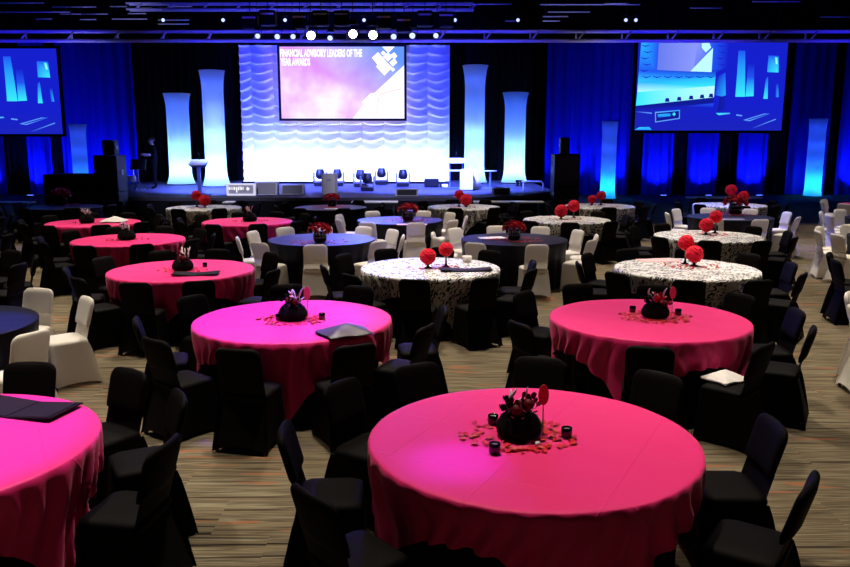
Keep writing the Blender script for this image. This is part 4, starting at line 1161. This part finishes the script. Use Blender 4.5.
paper(*at(491, 238), .1, .42, .26, 'paper_white', 'white papers lying beside the rose bouquet on a dark table')
paper(*at(412, 224.5), .0, .60, .26, 'paper_pink', 'pink paper runner at the edge of a dark table near the stage', 1)
paper(*at(333, 208.8), .0, .42, .14, 'paper_white', 'white paper strip on the blue-lit dark table below the grey case', 1)
paper(*at(657, 260.5), .05, .52, .30, 'paper_pink', 'pink paper lying on the damask table by red flower balls')
paper(*at(732, 219.3), .0, .50, .14, 'paper_white', 'white paper on the dark table below the wide screen', 1)
# damask tables: red flower balls
def pair(u1, v1, r1, s1, u2, v2, r2, s2, lab, seed, n=60, up=0):
    pompom(*at(u1, v1), r1, s1, 'low red flower ball stand on ' + lab); pompom(*at(u2, v2), r2, s2, 'taller red flower ball stand on ' + lab)
    x, y = at((u1 + u2) / 2, max(v1, v2)); petals(x, y, n, .32, seed, 'red petals under the flower balls on ' + lab, hole=.02)
pair(428, 268, .125, .06, 446, 267, .11, .17, 'the damask table with a long dark tray', 40)
folder(*at(466, 270.5), .05, .66, .24, 'long dark tray-like folder on the damask table by two flower balls')
t = thing('white_mug', 'white cup standing on the damask table behind the long dark tray', 'cup', (*at(467, 262), ZT)); MB().lathe([(.05, 0), (.062, .02), (.066, .085), (.060, .085), (.055, .02)], 18).obj('cup_body', 'white_paint', t, True)
pair(694, 266, .135, .06, 685, 264, .125, .22, 'the damask table with a pink paper', 41, 80)
pair(706, 234.5, .145, .06, 715, 233, .135, .22, 'the damask table behind the pink-paper one', 42)
pair(561, 219, .16, .05, 573.5, 217.5, .15, .15, 'the damask table behind the papers table', 43, 50)
pair(466, 207, .18, .04, 459, 206.5, .14, .22, 'the damask table below the white cabinet', 44, 40)
pair(205, 207.5, .17, .05, 197, 207, .15, .20, 'the damask table below the single-post podium', 45, 40)
pair(592, 205, .13, .05, 601, 205, .14, .16, 'the damask table below the slim cyan column', 46, 40)
pair(743, 203, .17, .05, 730.5, 202.5, .18, .22, 'the damask table below the wide screen', 47, 40)
# napkin left on a chair seat
p = px_plane(717, 377, .48)
napkin(p.x + .04, p.y - .07, .476, .5, .30, .25, .075, 'paper_white', 'white napkin left on the seat of a black covered chair', 6)

# housings of the house downlights
can = MB().lathe([(.20, 0), (.22, .04), (.22, .33), (.18, .35)], 18).mesh('housing', 'black_paint'); glow = MB().lathe([(.17, .01), (.17, .02)], 18).mesh('lens', 'house_glow')
for xx, yy, pw in HOUSE:
    t = thing('house_downlight', 'black round ceiling downlight above the dinner tables', 'ceiling light', (xx, yy, CEIL - .351), 0, 'house downlights'); link('housing', can, t)

for (ax, ay), (bx_, by_), pw, cl_, dg_, bl_ in CSPOT:
    t = thing('ceiling_spotlight', 'unseen black coloured-beam spotlight added on the ceiling above the tables', 'ceiling light', (ax, ay, CEIL - .401), 0, 'added ceiling spotlights')
    link('housing', can, t, (0, 0, .05))
for fx, fy, tg in FOH:
    t = thing('ceiling_spotlight', 'black front-of-house spotlight fixed to the ceiling facing the stage', 'ceiling light', (fx, fy - .3, CEIL - .401), 0, 'front-of-house spotlights')
    link('housing', can, t, (0, 0, .05))
